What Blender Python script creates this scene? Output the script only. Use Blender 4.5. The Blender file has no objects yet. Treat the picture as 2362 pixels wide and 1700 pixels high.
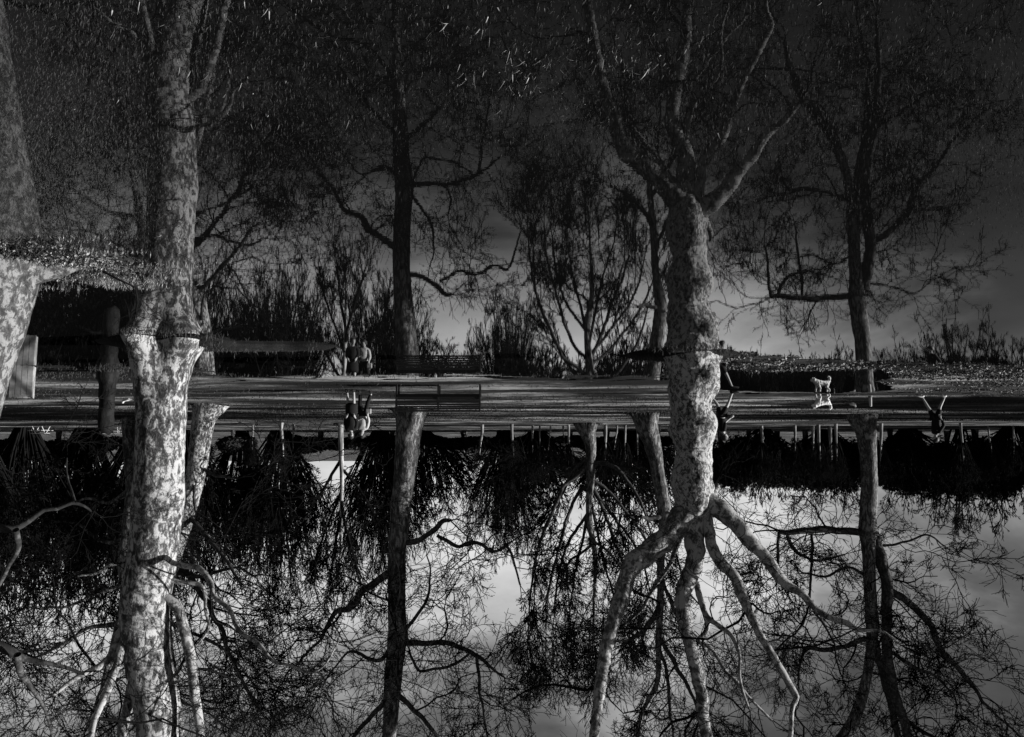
import bpy, math, random
import numpy as np
from mathutils import Vector, Matrix, noise as mnoise

# ------------------------------------------------------------------ camera, sky, sun, exposure
S = bpy.context.scene
COL = S.collection
FPX, CX, CY, HOR, CAMH = 1700.0, 1181.0, 850.0, 1018.0, 1.8
PITCH = math.atan((HOR - CY) / FPX)
cam_d = bpy.data.cameras.new('camera'); cam = bpy.data.objects.new('camera', cam_d); COL.objects.link(cam)
cam_d.sensor_width = 36; cam_d.lens = 36 * FPX / 2362; cam_d.clip_start = 0.05; cam_d.clip_end = 3000
cam.matrix_world = (Matrix.Translation((0, 0, CAMH)) @ Matrix.Rotation(math.pi / 2 - PITCH, 4, 'X')
                    @ Matrix.Rotation(math.pi, 4, 'Z'))        # the photograph hangs upside down
S.camera = cam
SUN_EL = math.radians(15)
SUN_DIR = Vector((-0.994 * math.cos(SUN_EL), -0.11 * math.cos(SUN_EL), math.sin(SUN_EL))).normalized()
S.view_settings.view_transform = 'Standard'
S.view_settings.look = 'None'
S.view_settings.gamma = 1
S.view_settings.use_curve_mapping = False
S.view_settings.exposure = 1.3

def nd(nt, kind, **kw):
    n = nt.nodes.new(kind)
    for k, v in kw.items(): setattr(n, k, v)
    return n

W = bpy.data.worlds.new('World'); S.world = W; W.use_nodes = True
nt = W.node_tree; nt.nodes.clear()
out = nd(nt, 'ShaderNodeOutputWorld'); bg = nd(nt, 'ShaderNodeBackground'); bg.inputs['Strength'].default_value = 0.056
sky = nd(nt, 'ShaderNodeTexSky', sky_type='NISHITA'); sky.sun_disc = False
sky.sun_elevation = SUN_EL; sky.sun_rotation = math.atan2(SUN_DIR.x, SUN_DIR.y); sky.dust_density = 2.0
bw = nd(nt, 'ShaderNodeRGBToBW'); nt.links.new(sky.outputs[0], bw.inputs[0])
tc = nd(nt, 'ShaderNodeTexCoord')
sep = nd(nt, 'ShaderNodeSeparateXYZ'); nt.links.new(tc.outputs['Generated'], sep.inputs[0])
mp = nd(nt, 'ShaderNodeMapping'); mp.inputs['Scale'].default_value = (1.0, 1.0, 2.6)
nt.links.new(tc.outputs['Generated'], mp.inputs[0])
cn = nd(nt, 'ShaderNodeTexNoise'); cn.inputs['Scale'].default_value = 2.6; cn.inputs['Detail'].default_value = 6
cn.inputs['Roughness'].default_value = 0.55; cn.inputs['Distortion'].default_value = 0.4
nt.links.new(mp.outputs[0], cn.inputs['Vector'])
def m(op, a, b=None, c=None, tree=None, clamp=False):
    t = tree or nt
    n = nd(t, 'ShaderNodeMath', operation=op, use_clamp=clamp)
    for i, v in enumerate((a, b, c)):
        if v is None: continue
        if isinstance(v, (int, float)): n.inputs[i].default_value = v
        else: t.links.new(v, n.inputs[i])
    return n.outputs[0]
left_bank = m('MAXIMUM', m('SUBTRACT', m('MULTIPLY', sep.outputs[0], -1.0), 0.20), 0.0)
right_bank = m('MAXIMUM', m('SUBTRACT', sep.outputs[0], 0.30), 0.0)
e = m('ADD', sep.outputs[2], m('MULTIPLY', left_bank, 0.85))
e = m('ADD', e, m('MULTIPLY', right_bank, 0.35))
e = m('ADD', e, m('MULTIPLY', m('SUBTRACT', cn.outputs[0], 0.5), 0.62))
mr = nd(nt, 'ShaderNodeMapRange', interpolation_type='SMOOTHSTEP')
for i, v in ((1, 0.20), (2, 0.43), (3, 1.0), (4, 0.16)): mr.inputs[i].default_value = v
nt.links.new(e, mr.inputs[0])
SKY_FLAT = m('ADD', m('MULTIPLY', m('MINIMUM', bw.outputs[0], 6.0), 0.2), 3.6)      # high thin cloud evens the sky out
cn2 = nd(nt, 'ShaderNodeTexNoise'); cn2.inputs['Scale'].default_value = 5.5; cn2.inputs['Detail'].default_value = 7; cn2.inputs['Roughness'].default_value = 0.6
nt.links.new(mp.outputs[0], cn2.inputs['Vector'])
low = nd(nt, 'ShaderNodeMapRange', interpolation_type='SMOOTHSTEP')
for i, v in ((1, 0.10), (2, 0.30), (3, 1.18), (4, 0.80)): low.inputs[i].default_value = v
nt.links.new(m('ADD', sep.outputs[2], m('MULTIPLY', m('SUBTRACT', cn.outputs[0], 0.5), 0.35)), low.inputs[0])
val = m('MULTIPLY', m('MULTIPLY', m('MULTIPLY', SKY_FLAT, low.outputs[0]), mr.outputs[0]), m('ADD', m('MULTIPLY', cn2.outputs[0], 1.2), 0.48))
nt.links.new(val, bg.inputs['Color']); nt.links.new(bg.outputs[0], out.inputs[0])

sun_d = bpy.data.lights.new('sun', 'SUN'); sun_d.energy = 5.0; sun_d.angle = math.radians(0.5); sun_d.color = (1, 0.99, 0.98)
sun = bpy.data.objects.new('sun', sun_d); COL.objects.link(sun)
sun.rotation_euler = SUN_DIR.to_track_quat('Z', 'Y').to_euler()

# ------------------------------------------------------------------ helpers
RNG = np.random.default_rng(7)
random.seed(7)
cp, sp = math.cos(PITCH), math.sin(PITCH)
def at(X, Y, D):
    """point at forward distance D seen at photo pixel X, Y"""
    u = (CX - X) / FPX; v = (Y - CY) / FPX
    d = Vector((u, cp + v * sp, -sp + v * cp))
    k = D / d.y
    return Vector((d.x * k, D, CAMH + d.z * k))
def px(D): return D / FPX

def tag(o, label=None, cat=None, group=None, kind=None):
    if label: o['label'] = label
    if cat: o['category'] = cat
    if group: o['group'] = group
    if kind: o['kind'] = kind
    return o
def empty(name, loc, label, cat, group=None, rz=0.0):
    o = bpy.data.objects.new(name, None); COL.objects.link(o); o.location = loc; o.rotation_euler = (0, 0, rz)
    o.empty_display_size = 0.2
    return tag(o, label, cat, group)
def link_mesh(name, me, mat, parent=None, kind=None):
    o = bpy.data.objects.new(name, me); COL.objects.link(o)
    if mat is not None:
        me.materials.clear(); me.materials.append(mat)
    if parent is not None: o.parent = parent
    if kind: o['kind'] = kind
    return o
def np_mesh(name, V, quads=None, tris=None, smooth=True):
    me = bpy.data.meshes.new(name)
    V = np.asarray(V, dtype=np.float32).reshape(-1, 3)
    me.vertices.add(len(V)); me.vertices.foreach_set('co', V.ravel())
    loops = []; starts = []; totals = []; pos = 0
    if quads is not None and len(quads):
        q = np.asarray(quads, dtype=np.int32); loops.append(q.ravel())
        starts.append(np.arange(len(q)) * 4 + pos); totals.append(np.full(len(q), 4)); pos += len(q) * 4
    if tris is not None and len(tris):
        t = np.asarray(tris, dtype=np.int32); loops.append(t.ravel())
        starts.append(np.arange(len(t)) * 3 + pos); totals.append(np.full(len(t), 3)); pos += len(t) * 3
    loops = np.concatenate(loops); starts = np.concatenate(starts); totals = np.concatenate(totals)
    me.loops.add(len(loops)); me.loops.foreach_set('vertex_index', loops)
    me.polygons.add(len(starts)); me.polygons.foreach_set('loop_start', starts.astype(np.int32))
    try: me.polygons.foreach_set('loop_total', totals.astype(np.int32))
    except Exception: pass
    me.polygons.foreach_set('use_smooth', np.full(len(starts), smooth))
    me.update(calc_edges=True); me.validate()
    return me
def nrm(a): return a / np.maximum(np.linalg.norm(a, axis=-1, keepdims=True), 1e-9)

def tubes(P, R, sides=3):
    """P (N,n,3), R (N,n) -> verts, quads of N tapered tubes"""
    N, n, _ = P.shape
    T = np.empty_like(P); T[:, 1:-1] = P[:, 2:] - P[:, :-2]; T[:, 0] = P[:, 1] - P[:, 0]; T[:, -1] = P[:, -1] - P[:, -2]
    T = nrm(T)
    ref = np.where(np.abs(T[:, :1, 2:3]) > 0.8, np.array([1.0, 0.1, 0]), np.array([0.1, 0.05, 1.0]))
    ref = np.broadcast_to(ref, T.shape)
    A = nrm(np.cross(T, ref)); B = np.cross(T, A)
    ang = np.arange(sides) * 2 * np.pi / sides
    V = P[:, :, None] + R[:, :, None, None] * (A[:, :, None] * np.cos(ang)[:, None] + B[:, :, None] * np.sin(ang)[:, None])
    idx = np.arange(N * n * sides).reshape(N, n, sides)
    a = idx[:, :-1]; b = idx[:, 1:]
    q = np.stack([a, np.roll(a, -1, 2), np.roll(b, -1, 2), b], -1).reshape(-1, 4)
    return V.reshape(-1, 3), q
def merge(parts):
    V = []; Q = []; o = 0
    for v, q in parts:
        V.append(v); Q.append(q + o); o += len(v)
    return np.concatenate(V), np.concatenate(Q)

def smooth_path(pts, step):
    """Catmull-Rom through rows (x,y,z,r)"""
    p = np.array(pts, float); p = np.vstack([2 * p[0] - p[1], p, 2 * p[-1] - p[-2]])
    res = []
    for i in range(1, len(p) - 2):
        L = np.linalg.norm(p[i + 1, :3] - p[i, :3]); n = max(2, int(L / step))
        for t in np.arange(n) / n:
            a, b, c, d = p[i - 1], p[i], p[i + 1], p[i + 2]
            q = 0.5 * ((2 * b) + (-a + c) * t + (2 * a - 5 * b + 4 * c - d) * t * t + (-a + 3 * b - 3 * c + d) * t ** 3)
            q[3] = b[3] + (c[3] - b[3]) * t
            res.append(q)
    res.append(p[-2])
    return np.array(res)

def bark_tube(path, sides, knob=0.05, kscale=2.0, flute=0.0, seed=0, wiggle=0.0):
    P = path[:, :3].copy(); R = path[:, 3].copy(); n = len(P)
    if wiggle:
        for i in range(n):
            w = mnoise.noise_vector(Vector(P[i]) * 1.3 + Vector((seed, 0, 0)))
            P[i] += np.array(w) * wiggle * min(1.0, i / 4)
    T = np.gradient(P, axis=0); T = nrm(T)
    ref = np.array([0.05, 1.0, 0.05]) if abs(T[n // 2][1]) < 0.9 else np.array([1.0, 0, 0])
    A = nrm(np.cross(T, ref)); B = np.cross(T, A)
    V = np.zeros((n, sides, 3))
    base = P[0, 2]
    for i in range(n):
        for k in range(sides):
            a = 2 * math.pi * k / sides
            d = A[i] * math.cos(a) + B[i] * math.sin(a)
            q = Vector(P[i] + d * R[i])
            f = 1 + knob * (1.3 * mnoise.noise(q * kscale + Vector((seed, 0, 0))) + 0.6 * mnoise.noise(q * kscale * 2.7)
                            + 0.35 * mnoise.noise(q * kscale * 7))
            if flute:
                h = max(0.0, q.z - base)
                f += flute * math.exp(-h * 2.2) * (math.cos(a * 5 + seed) * 0.5 + 0.5 * math.cos(a * 3 + 1.3 * seed) + 0.35)
            V[i, k] = P[i] + d * R[i] * f
    idx = np.arange(n * sides).reshape(n, sides)
    a = idx[:-1]; b = idx[1:]
    q = np.stack([a, np.roll(a, -1, 1), np.roll(b, -1, 1), b], -1).reshape(-1, 4)
    return V.reshape(-1, 3), q

def grow(P0, D0, L, R0, nseg, curl, trop, taper=0.45, rmin=0.0):
    N = len(P0); P = np.zeros((N, nseg + 1, 3)); P[:, 0] = P0
    d = nrm(D0); seg = (L / nseg)[:, None]
    trop = np.asarray(trop, float)
    for k in range(nseg):
        d = nrm(d + curl * RNG.normal(size=(N, 3)) + trop)
        P[:, k + 1] = P[:, k] + d * seg
    R = R0[:, None] * np.linspace(1, taper, nseg + 1)[None]
    return P, np.maximum(R, rmin)
def spawn(P, R, mper, lo=0.15, ang=(35, 70), lenf=(0.35, 0.7), Lpar=None, rf=0.55, updir=0.0):
    """mper children on each parent polyline"""
    N, n, _ = P.shape
    par = np.repeat(np.arange(N), mper); M = len(par)
    s = (lo + (1 - lo) * RNG.random(M)) * (n - 1); i = np.minimum(s.astype(int), n - 2); f = (s - i)[:, None]
    p = P[par, i] * (1 - f) + P[par, i + 1] * f
    t = nrm(P[par, i + 1] - P[par, i])
    r = nrm(np.cross(t, RNG.normal(size=(M, 3))))
    a = np.radians(RNG.uniform(ang[0], ang[1], M))[:, None]
    d = t * np.cos(a) + r * np.sin(a); d[:, 2] += updir; d = nrm(d)
    Lp = np.linalg.norm(np.diff(P, axis=1), axis=2).sum(1) if Lpar is None else Lpar
    L = Lp[par] * RNG.uniform(lenf[0], lenf[1], M) * (1.1 - 0.5 * s / (n - 1))
    r0 = (R[par, i]) * rf
    return p, d, L, r0

# ------------------------------------------------------------------ materials
def mat_new(name):
    mt = bpy.data.materials.new(name); mt.use_nodes = True; t = mt.node_tree; t.nodes.clear()
    o = nd(t, 'ShaderNodeOutputMaterial'); b = nd(t, 'ShaderNodeBsdfPrincipled'); t.links.new(b.outputs[0], o.inputs[0])
    return mt, t, b
def ramp(t, fac, stops):
    r = nd(t, 'ShaderNodeValToRGB'); el = r.color_ramp.elements
    while len(el) > 1: el.remove(el[-1])
    el[0].position = stops[0][0]; el[0].color = (stops[0][1],) * 3 + (1,)
    for p, v in stops[1:]:
        q = el.new(p); q.color = (v, v, v, 1)
    t.links.new(fac, r.inputs[0]); return r.outputs[0]
def noise_node(t, scale, detail=4, rough=0.55, vec=None, dist=0.0):
    n = nd(t, 'ShaderNodeTexNoise'); n.inputs['Scale'].default_value = scale; n.inputs['Detail'].default_value = detail
    n.inputs['Roughness'].default_value = rough; n.inputs['Distortion'].default_value = dist
    if vec is not None: t.links.new(vec, n.inputs['Vector'])
    return n.outputs[0]
def obj_vec(t, scale=(1, 1, 1)):
    c = nd(t, 'ShaderNodeTexCoord'); mm = nd(t, 'ShaderNodeMapping'); mm.inputs['Scale'].default_value = scale
    t.links.new(c.outputs['Object'], mm.inputs[0]); return mm.outputs[0]
def geo_vec(t, scale=(1, 1, 1)):
    c = nd(t, 'ShaderNodeNewGeometry'); mm = nd(t, 'ShaderNodeMapping'); mm.inputs['Scale'].default_value = scale
    t.links.new(c.outputs['Position'], mm.inputs[0]); return mm.outputs[0]
def bump(t, b, h, strength, dist):
    n = nd(t, 'ShaderNodeBump'); n.inputs['Strength'].default_value = strength; n.inputs['Distance'].default_value = dist
    t.links.new(h, n.inputs['Height']); t.links.new(n.outputs[0], b.inputs['Normal'])
def plain(name, v, rough=0.8, var=0.25, scale=8.0, spec=0.2):
    mt, t, b = mat_new(name)
    n = noise_node(t, scale, 4, 0.6, obj_vec(t))
    t.links.new(ramp(t, n, [(0.3, v * (1 - var)), (0.7, v * (1 + var))]), b.inputs['Base Color'])
    b.inputs['Roughness'].default_value = rough; b.inputs['Specular IOR Level'].default_value = spec
    return mt
def bark(name, lo, hi, scale=9.0, thr=0.5, soft=0.06, zs=0.45, bs=0.8, bd=0.03):
    mt, t, b = mat_new(name)
    v = obj_vec(t, (1, 1, zs))
    n1 = noise_node(t, scale, 5, 0.62, v, 0.6)
    n2 = noise_node(t, scale * 4.2, 4, 0.65, v, 0.3)
    n3 = noise_node(t, 1.5, 3, 0.6, v)
    mix = m('ADD', m('ADD', m('MULTIPLY', n1, 0.54, tree=t), m('MULTIPLY', n2, 0.24, tree=t), tree=t), m('MULTIPLY', n3, 0.22, tree=t), tree=t)
    t.links.new(ramp(t, mix, [(thr - soft - 0.05, lo), (thr - 0.01, lo * 0.5 + hi * 0.25), (thr + soft, hi), (1, hi * 1.15)]), b.inputs['Base Color'])
    b.inputs['Roughness'].default_value = 0.85; b.inputs['Specular IOR Level'].default_value = 0.15
    hgt = m('ADD', m('MULTIPLY', n1, 0.7, tree=t), m('MULTIPLY', n2, 0.5, tree=t), tree=t)
    bump(t, b, hgt, bs, bd)
    return mt
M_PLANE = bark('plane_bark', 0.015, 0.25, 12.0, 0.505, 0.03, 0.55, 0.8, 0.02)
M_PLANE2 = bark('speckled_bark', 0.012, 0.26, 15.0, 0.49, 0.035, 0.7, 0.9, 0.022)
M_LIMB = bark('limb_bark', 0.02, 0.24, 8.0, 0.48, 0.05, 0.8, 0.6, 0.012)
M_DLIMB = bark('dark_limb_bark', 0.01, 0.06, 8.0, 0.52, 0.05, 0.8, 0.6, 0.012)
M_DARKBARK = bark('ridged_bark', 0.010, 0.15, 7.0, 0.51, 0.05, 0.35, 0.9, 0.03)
M_FARBARK = bark('smooth_pale_bark', 0.05, 0.28, 3.0, 0.47, 0.1, 0.2, 0.3, 0.02)
M_TWIG = plain('twig_bark', 0.006, 0.95, 0.4, 1.5, 0.0)
M_GREYBARK = bark('grey_flaking_bark', 0.02, 0.15, 16.0, 0.50, 0.04, 0.6, 0.9, 0.015)
M_TWIG2 = plain('pale_twig_bark', 0.06, 0.95, 0.4, 1.5, 0.0)
M_EVER = plain('evergreen_leaf', 0.022, 0.9, 0.4, 3.0, 0.0)

def water_mat():
    mt, t, b = mat_new('puddle_water')
    b.inputs['Base Color'].default_value = (0.004, 0.004, 0.004, 1)
    b.inputs['Roughness'].default_value = 0.0; b.inputs['IOR'].default_value = 1.65
    v = geo_vec(t, (1.0, 2.2, 1.0))
    n1 = noise_node(t, 3.0, 3, 0.6, v); n2 = noise_node(t, 14.0, 2, 0.5, v)
    h = m('ADD', n1, m('MULTIPLY', n2, 0.18, tree=t), tree=t)
    bump(t, b, h, 0.008, 0.02)
    return mt
def field_mat():
    mt, t, b = mat_new('wet_winter_grass')
    v = geo_vec(t, (0.10, 0.30, 0.3))
    a = noise_node(t, 1.3, 6, 0.62, v, 0.5)
    fine = noise_node(t, 9.0, 6, 0.75, geo_vec(t, (0.5, 1.6, 1)))
    speck = noise_node(t, 30.0, 4, 0.8, geo_vec(t, (0.8, 1.0, 1)))
    s = m('ADD', m('ADD', m('MULTIPLY', a, 0.72, tree=t), m('MULTIPLY', fine, 0.2, tree=t), tree=t), m('MULTIPLY', speck, 0.12, tree=t), tree=t)
    grass = ramp(t, s, [(0.47, 0.006), (0.51, 0.02), (0.55, 0.08), (0.61, 0.30)])  # pale streaks in the colour stand in for sunlit strips between shadows
    near_tone = ramp(t, s, [(0.40, 0.006), (0.52, 0.012), (0.60, 0.035)])  # darker ground tone towards the viewer, blended in by distance
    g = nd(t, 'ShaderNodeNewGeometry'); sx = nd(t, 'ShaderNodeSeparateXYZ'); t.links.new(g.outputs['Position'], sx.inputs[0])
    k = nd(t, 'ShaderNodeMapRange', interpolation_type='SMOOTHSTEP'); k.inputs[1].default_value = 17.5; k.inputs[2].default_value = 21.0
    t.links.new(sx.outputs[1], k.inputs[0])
    mx = nd(t, 'ShaderNodeMix', data_type='RGBA'); t.links.new(k.outputs[0], mx.inputs[0]); t.links.new(near_tone, mx.inputs[6]); t.links.new(grass, mx.inputs[7])
    t.links.new(mx.outputs[2], b.inputs['Base Color'])
    b.inputs['Roughness'].default_value = 0.9; b.inputs['Specular IOR Level'].default_value = 0.1
    bump(t, b, m('ADD', fine, speck, tree=t), 0.8, 0.03)
    return mt
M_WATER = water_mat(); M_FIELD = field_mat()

# ------------------------------------------------------------------ ground and water
def Xof(x, d): return CX - x / np.maximum(d, 0.01) * FPX      # photo column of a ground point
def dY(Y, z=0.05): return FPX * (CAMH - z) / (HOR - Y)
def fbm(x, y, s, seed):
    x = np.asarray(x, float) * s + seed * 13.7; y = np.asarray(y, float) * s - seed * 7.3
    r = np.zeros_like(x); a = 1.0
    for k in range(5):
        r = r + a * np.sin(x * 1.0 + 1.7 * np.sin(y * 0.8 + k)) * np.cos(y * 1.1 + 1.3 * np.sin(x * 0.7 + 2 * k))
        x, y = x * 1.9 + y * 0.6 + 3.1, y * 1.9 - x * 0.6 + 1.7; a *= 0.55
    return r * 0.5
def sm(a, b, v):
    t = np.clip((v - a) / (b - a), 0, 1); return t * t * (3 - 2 * t)
def H(x, d):
    x = np.asarray(x, float); d = np.asarray(d, float)
    X = Xof(x, d)
    rag = fbm(x, d, 6.0, 6); n = fbm(x, d, 0.55, 1); n2 = fbm(x, d, 2.3, 2)
    shore = 17.9 + 2.3 * sm(430, 560, X) + 6.5 * sm(1560, 1700, X) + 0.6 * n
    h = -0.10 + 0.10 * sm(-1.6, 0.0, d - shore) + 0.10 * sm(0, 9, d - shore) + 0.025 * n * sm(0, 3, d - shore) + 0.012 * n2
    h = h + 0.0022 * np.maximum(0, d - 40)
    h = h + 0.00002 * np.maximum(0, d - 120) ** 2
    def isl(cx, cd, rx, rd, top):
        r = np.sqrt(((x - cx) / rx) ** 2 + ((d - cd) / rd) ** 2) + 0.30 * n + 0.22 * n2 + 0.12 * rag
        return -0.1 + (top + 0.1) * sm(1.25, 0.55, r)
    p = at(385, 796, 13.2); h = np.maximum(h, isl(p.x, 13.2, 1.4, 0.75, 0.11))
    p = at(600, 806, 14.2); h = np.maximum(h, isl(p.x, 13.9, 1.7, 0.38, 0.08))
    p = at(1590, 815, 15.3); h = np.maximum(h, isl(p.x, 15.3, 1.35, 1.0, 0.09))
    # leafy spit running out to the side of the big tree
    nearE = 15.0 + 2.2 * sm(1700, 2100, X) + 0.5 * n; farE = 18.3 + 0.2 * n
    spit = sm(-2.4, 1.8, d - nearE + 0.7 * n2 + 0.6 * n) * sm(-0.3, 0.5, farE - d) * sm(1640, 1720, X)
    h = np.maximum(h, -0.1 + 0.155 * spit + 0.035 * rag * sm(0.1, 0.6, spit))
    h = np.maximum(h, -0.1 + (0.115 + 0.03 * rag) * sm(1985, 2060, X + 40 * n) * sm(17.0, 18.2, d) * sm(29, 26, d))
    p = at(20, 600, 7.2); h = np.maximum(h, isl(p.x + .5, 7.3, 2.0, 0.8, 0.06))
    h = np.maximum(h, -0.1 + 0.135 * sm(480, 60, X + 120 * n + 90 * n2) * sm(7.9, 6.9, d) * sm(4.8, 7.4, d + 0.7 * n + 0.6 * n2 + 0.4 * rag))
    return h
def Hs(x, d): return float(H(np.array([x]), np.array([d]))[0])
def onground(X, D, dz=0.0):
    x = (CX - X) / FPX * D
    return Vector((x, D, Hs(x, D) + dz))

def ground():
    ds = np.concatenate([np.geomspace(1.0, 12, 60), np.arange(12.15, 34, 0.15), np.geomspace(34.3, 120, 130), np.geomspace(124, 1500, 30)])
    ts = np.concatenate([np.linspace(-6, -1.0, 14)[:-1], np.linspace(-1.0, 1.0, 230), np.linspace(1.0, 6, 14)[1:]])
    Dm, Tm = np.meshgrid(ds, ts, indexing='ij')
    Xm = Dm * Tm
    Z = H(Xm, Dm)
    V = np.stack([Xm, Dm, Z], -1).reshape(-1, 3)
    nr, nc = Dm.shape; idx = np.arange(nr * nc).reshape(nr, nc)
    q = np.stack([idx[:-1, :-1], idx[:-1, 1:], idx[1:, 1:], idx[1:, :-1]], -1).reshape(-1, 4)
    me = np_mesh('ground', V, q)
    tag(link_mesh('ground', me, M_FIELD), 'flat winter park field of wet grass with sunlit strips in its colour', None, None, 'structure')
    # the flooded lawn's own bed round the viewer
    V = [(-60, -40, -0.35), (60, -40, -0.35), (60, 1.4, -0.35), (-60, 1.4, -0.35)]
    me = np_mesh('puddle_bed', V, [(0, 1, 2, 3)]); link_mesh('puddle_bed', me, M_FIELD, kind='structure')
    V = [(-130, -40, 0), (130, -40, 0), (130, 60, 0), (-130, 60, 0)]
    me = np_mesh('water', V, [(0, 1, 2, 3)])
    tag(link_mesh('water', me, M_WATER), 'still dark flood water mirroring the bare trees', None, None, 'structure')
ground()

# ------------------------------------------------------------------ trees
def world_path(pts, D, drift=0.0):
    res = []
    n = len(pts)
    for i, p in enumerate(pts):
        X, Y, r = p[:3]; dz = p[3] if len(p) > 3 else 0.0
        d = D + dz + drift * (i / max(1, n - 1))
        q = at(X, Y, d); res.append((q.x, q.y, q.z, r * px(d)))
    return res

def crown_levels(seeds, levels, rmin):
    """seeds: list of (path rows) -> twig tubes"""
    parts = []
    # level 1 sits on the hand-placed limbs
    p0, d0, L0, r0 = [], [], [], []
    lv = levels[0]
    for path, dens in seeds:
        seg = np.linalg.norm(np.diff(path[:, :3], axis=0), axis=1); Lt = seg.sum()
        k = max(2, int(Lt * lv['den'] * dens * 0.86)); cum = np.concatenate([[0], np.cumsum(seg)])
        s = RNG.uniform(lv.get('lo', 0.12), 1.0, k) * Lt; s[-1] = Lt * 0.999; s[-2] = Lt * 0.995
        i = np.clip(np.searchsorted(cum, s) - 1, 0, len(seg) - 1)
        f = ((s - cum[i]) / np.maximum(seg[i], 1e-6))[:, None]
        P = path[i, :3] * (1 - f) + path[i + 1, :3] * f
        t = nrm(path[i + 1, :3] - path[i, :3])
        r = nrm(np.cross(t, RNG.normal(size=(k, 3))))
        a = np.radians(RNG.uniform(*lv['ang'], k))[:, None]; a[-2:] *= 0.4
        d = t * np.cos(a) + r * np.sin(a); d[:, 2] += lv.get('up', 0.0); d[:, 1] = np.abs(d[:, 1]) * 0.6 + d[:, 1] * 0.4 + lv.get('back', 0.0)
        p0.append(P); d0.append(nrm(d)); L0.append(RNG.uniform(*lv['L'], k))
        r0.append(np.minimum(path[i, 3] * 0.5, lv['R']) * RNG.uniform(0.6, 1.0, k))
    P, R = grow(np.concatenate(p0), np.concatenate(d0), np.concatenate(L0), np.concatenate(r0), lv['seg'], lv['curl'], lv['trop'], taper=0.3, rmin=rmin * 1.1)
    parts.append(tubes(P, R, lv.get('sides', 4)))
    for li, lv in enumerate(levels[1:]):
        p, d, L, r = spawn(P, R, lv['n'], lv.get('lo', 0.15), lv['ang'], lv['lf'], rf=lv.get('rf', 0.6), updir=lv.get('up', 0))
        P, R = grow(p, d, L, r, lv['seg'], lv['curl'], lv['trop'], taper=0.25, rmin=rmin * (0.95, 0.75, 0.6)[li])
        parts.append(tubes(P, R, 3))
    return merge(parts)

PLANE_LV = [dict(den=2.0, L=(1.6, 3.6), R=0.05, ang=(35, 85), seg=9, curl=0.24, trop=(0, 0, 0.02), up=0.15),
            dict(n=5, ang=(30, 70), lf=(0.35, 0.75), seg=7, curl=0.22, trop=(0, 0, 0.0)),
            dict(n=6, ang=(30, 70), lf=(0.3, 0.7), seg=4, curl=0.2, trop=(0, 0, -0.02)),
            dict(n=4, ang=(30, 65), lf=(0.35, 0.7), seg=2, curl=0.22, trop=(0, 0, 0.05))]

def tree(name, label, D, trunk, limbs, mats, levels=PLANE_LV, rpx=0.8, group=None, sides=28, knob=0.06, kscale=2.0, flute=0.0,
         step=None, cat='tree', seed=1, trunk_dens=0.9, twigmat=None, drift_scale=1.0):
    step = step or max(0.05, 5 * px(D))
    tp = smooth_path(world_path(trunk, D), step)
    base = Vector(tp[0, :3]); gz = Hs(base.x, base.y)
    tp[0, 2] = min(tp[0, 2], gz - 0.10)
    base.z = gz
    root = empty(name, base, label, cat, group)
    B = np.array(base)
    def put(nm, vq, mt, kind=None):
        v, q = vq; return link_mesh(nm, np_mesh(nm, v - B, q), mt, root, kind)
    put('trunk', bark_tube(tp, sides, knob, kscale, flute, seed), mats[0])
    seeds = [(tp[int(len(tp) * 0.55):], trunk_dens)]
    rr = random.Random(seed)
    for lb in limbs:
        pts, dens = lb[:2]; lm = lb[2] if len(lb) > 2 else mats[1]
        dr = rr.uniform(-2.2, 2.2) * drift_scale
        lp = smooth_path(world_path(pts, D, dr), step * 1.2)
        big = pts[0][2] * px(D) > 0.035
        put('limb', bark_tube(lp, 18 if big else 8, knob * 1.1, kscale * 2.2, 0, seed + 3, wiggle=0.05 if D < 30 else 0.10), lm)
        seeds.append((lp, dens))
    v, q = crown_levels(seeds, levels, rpx * px(D))
    put('twigs', (v, q), twigmat or M_TWIG, 'stuff')
    return root

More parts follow.
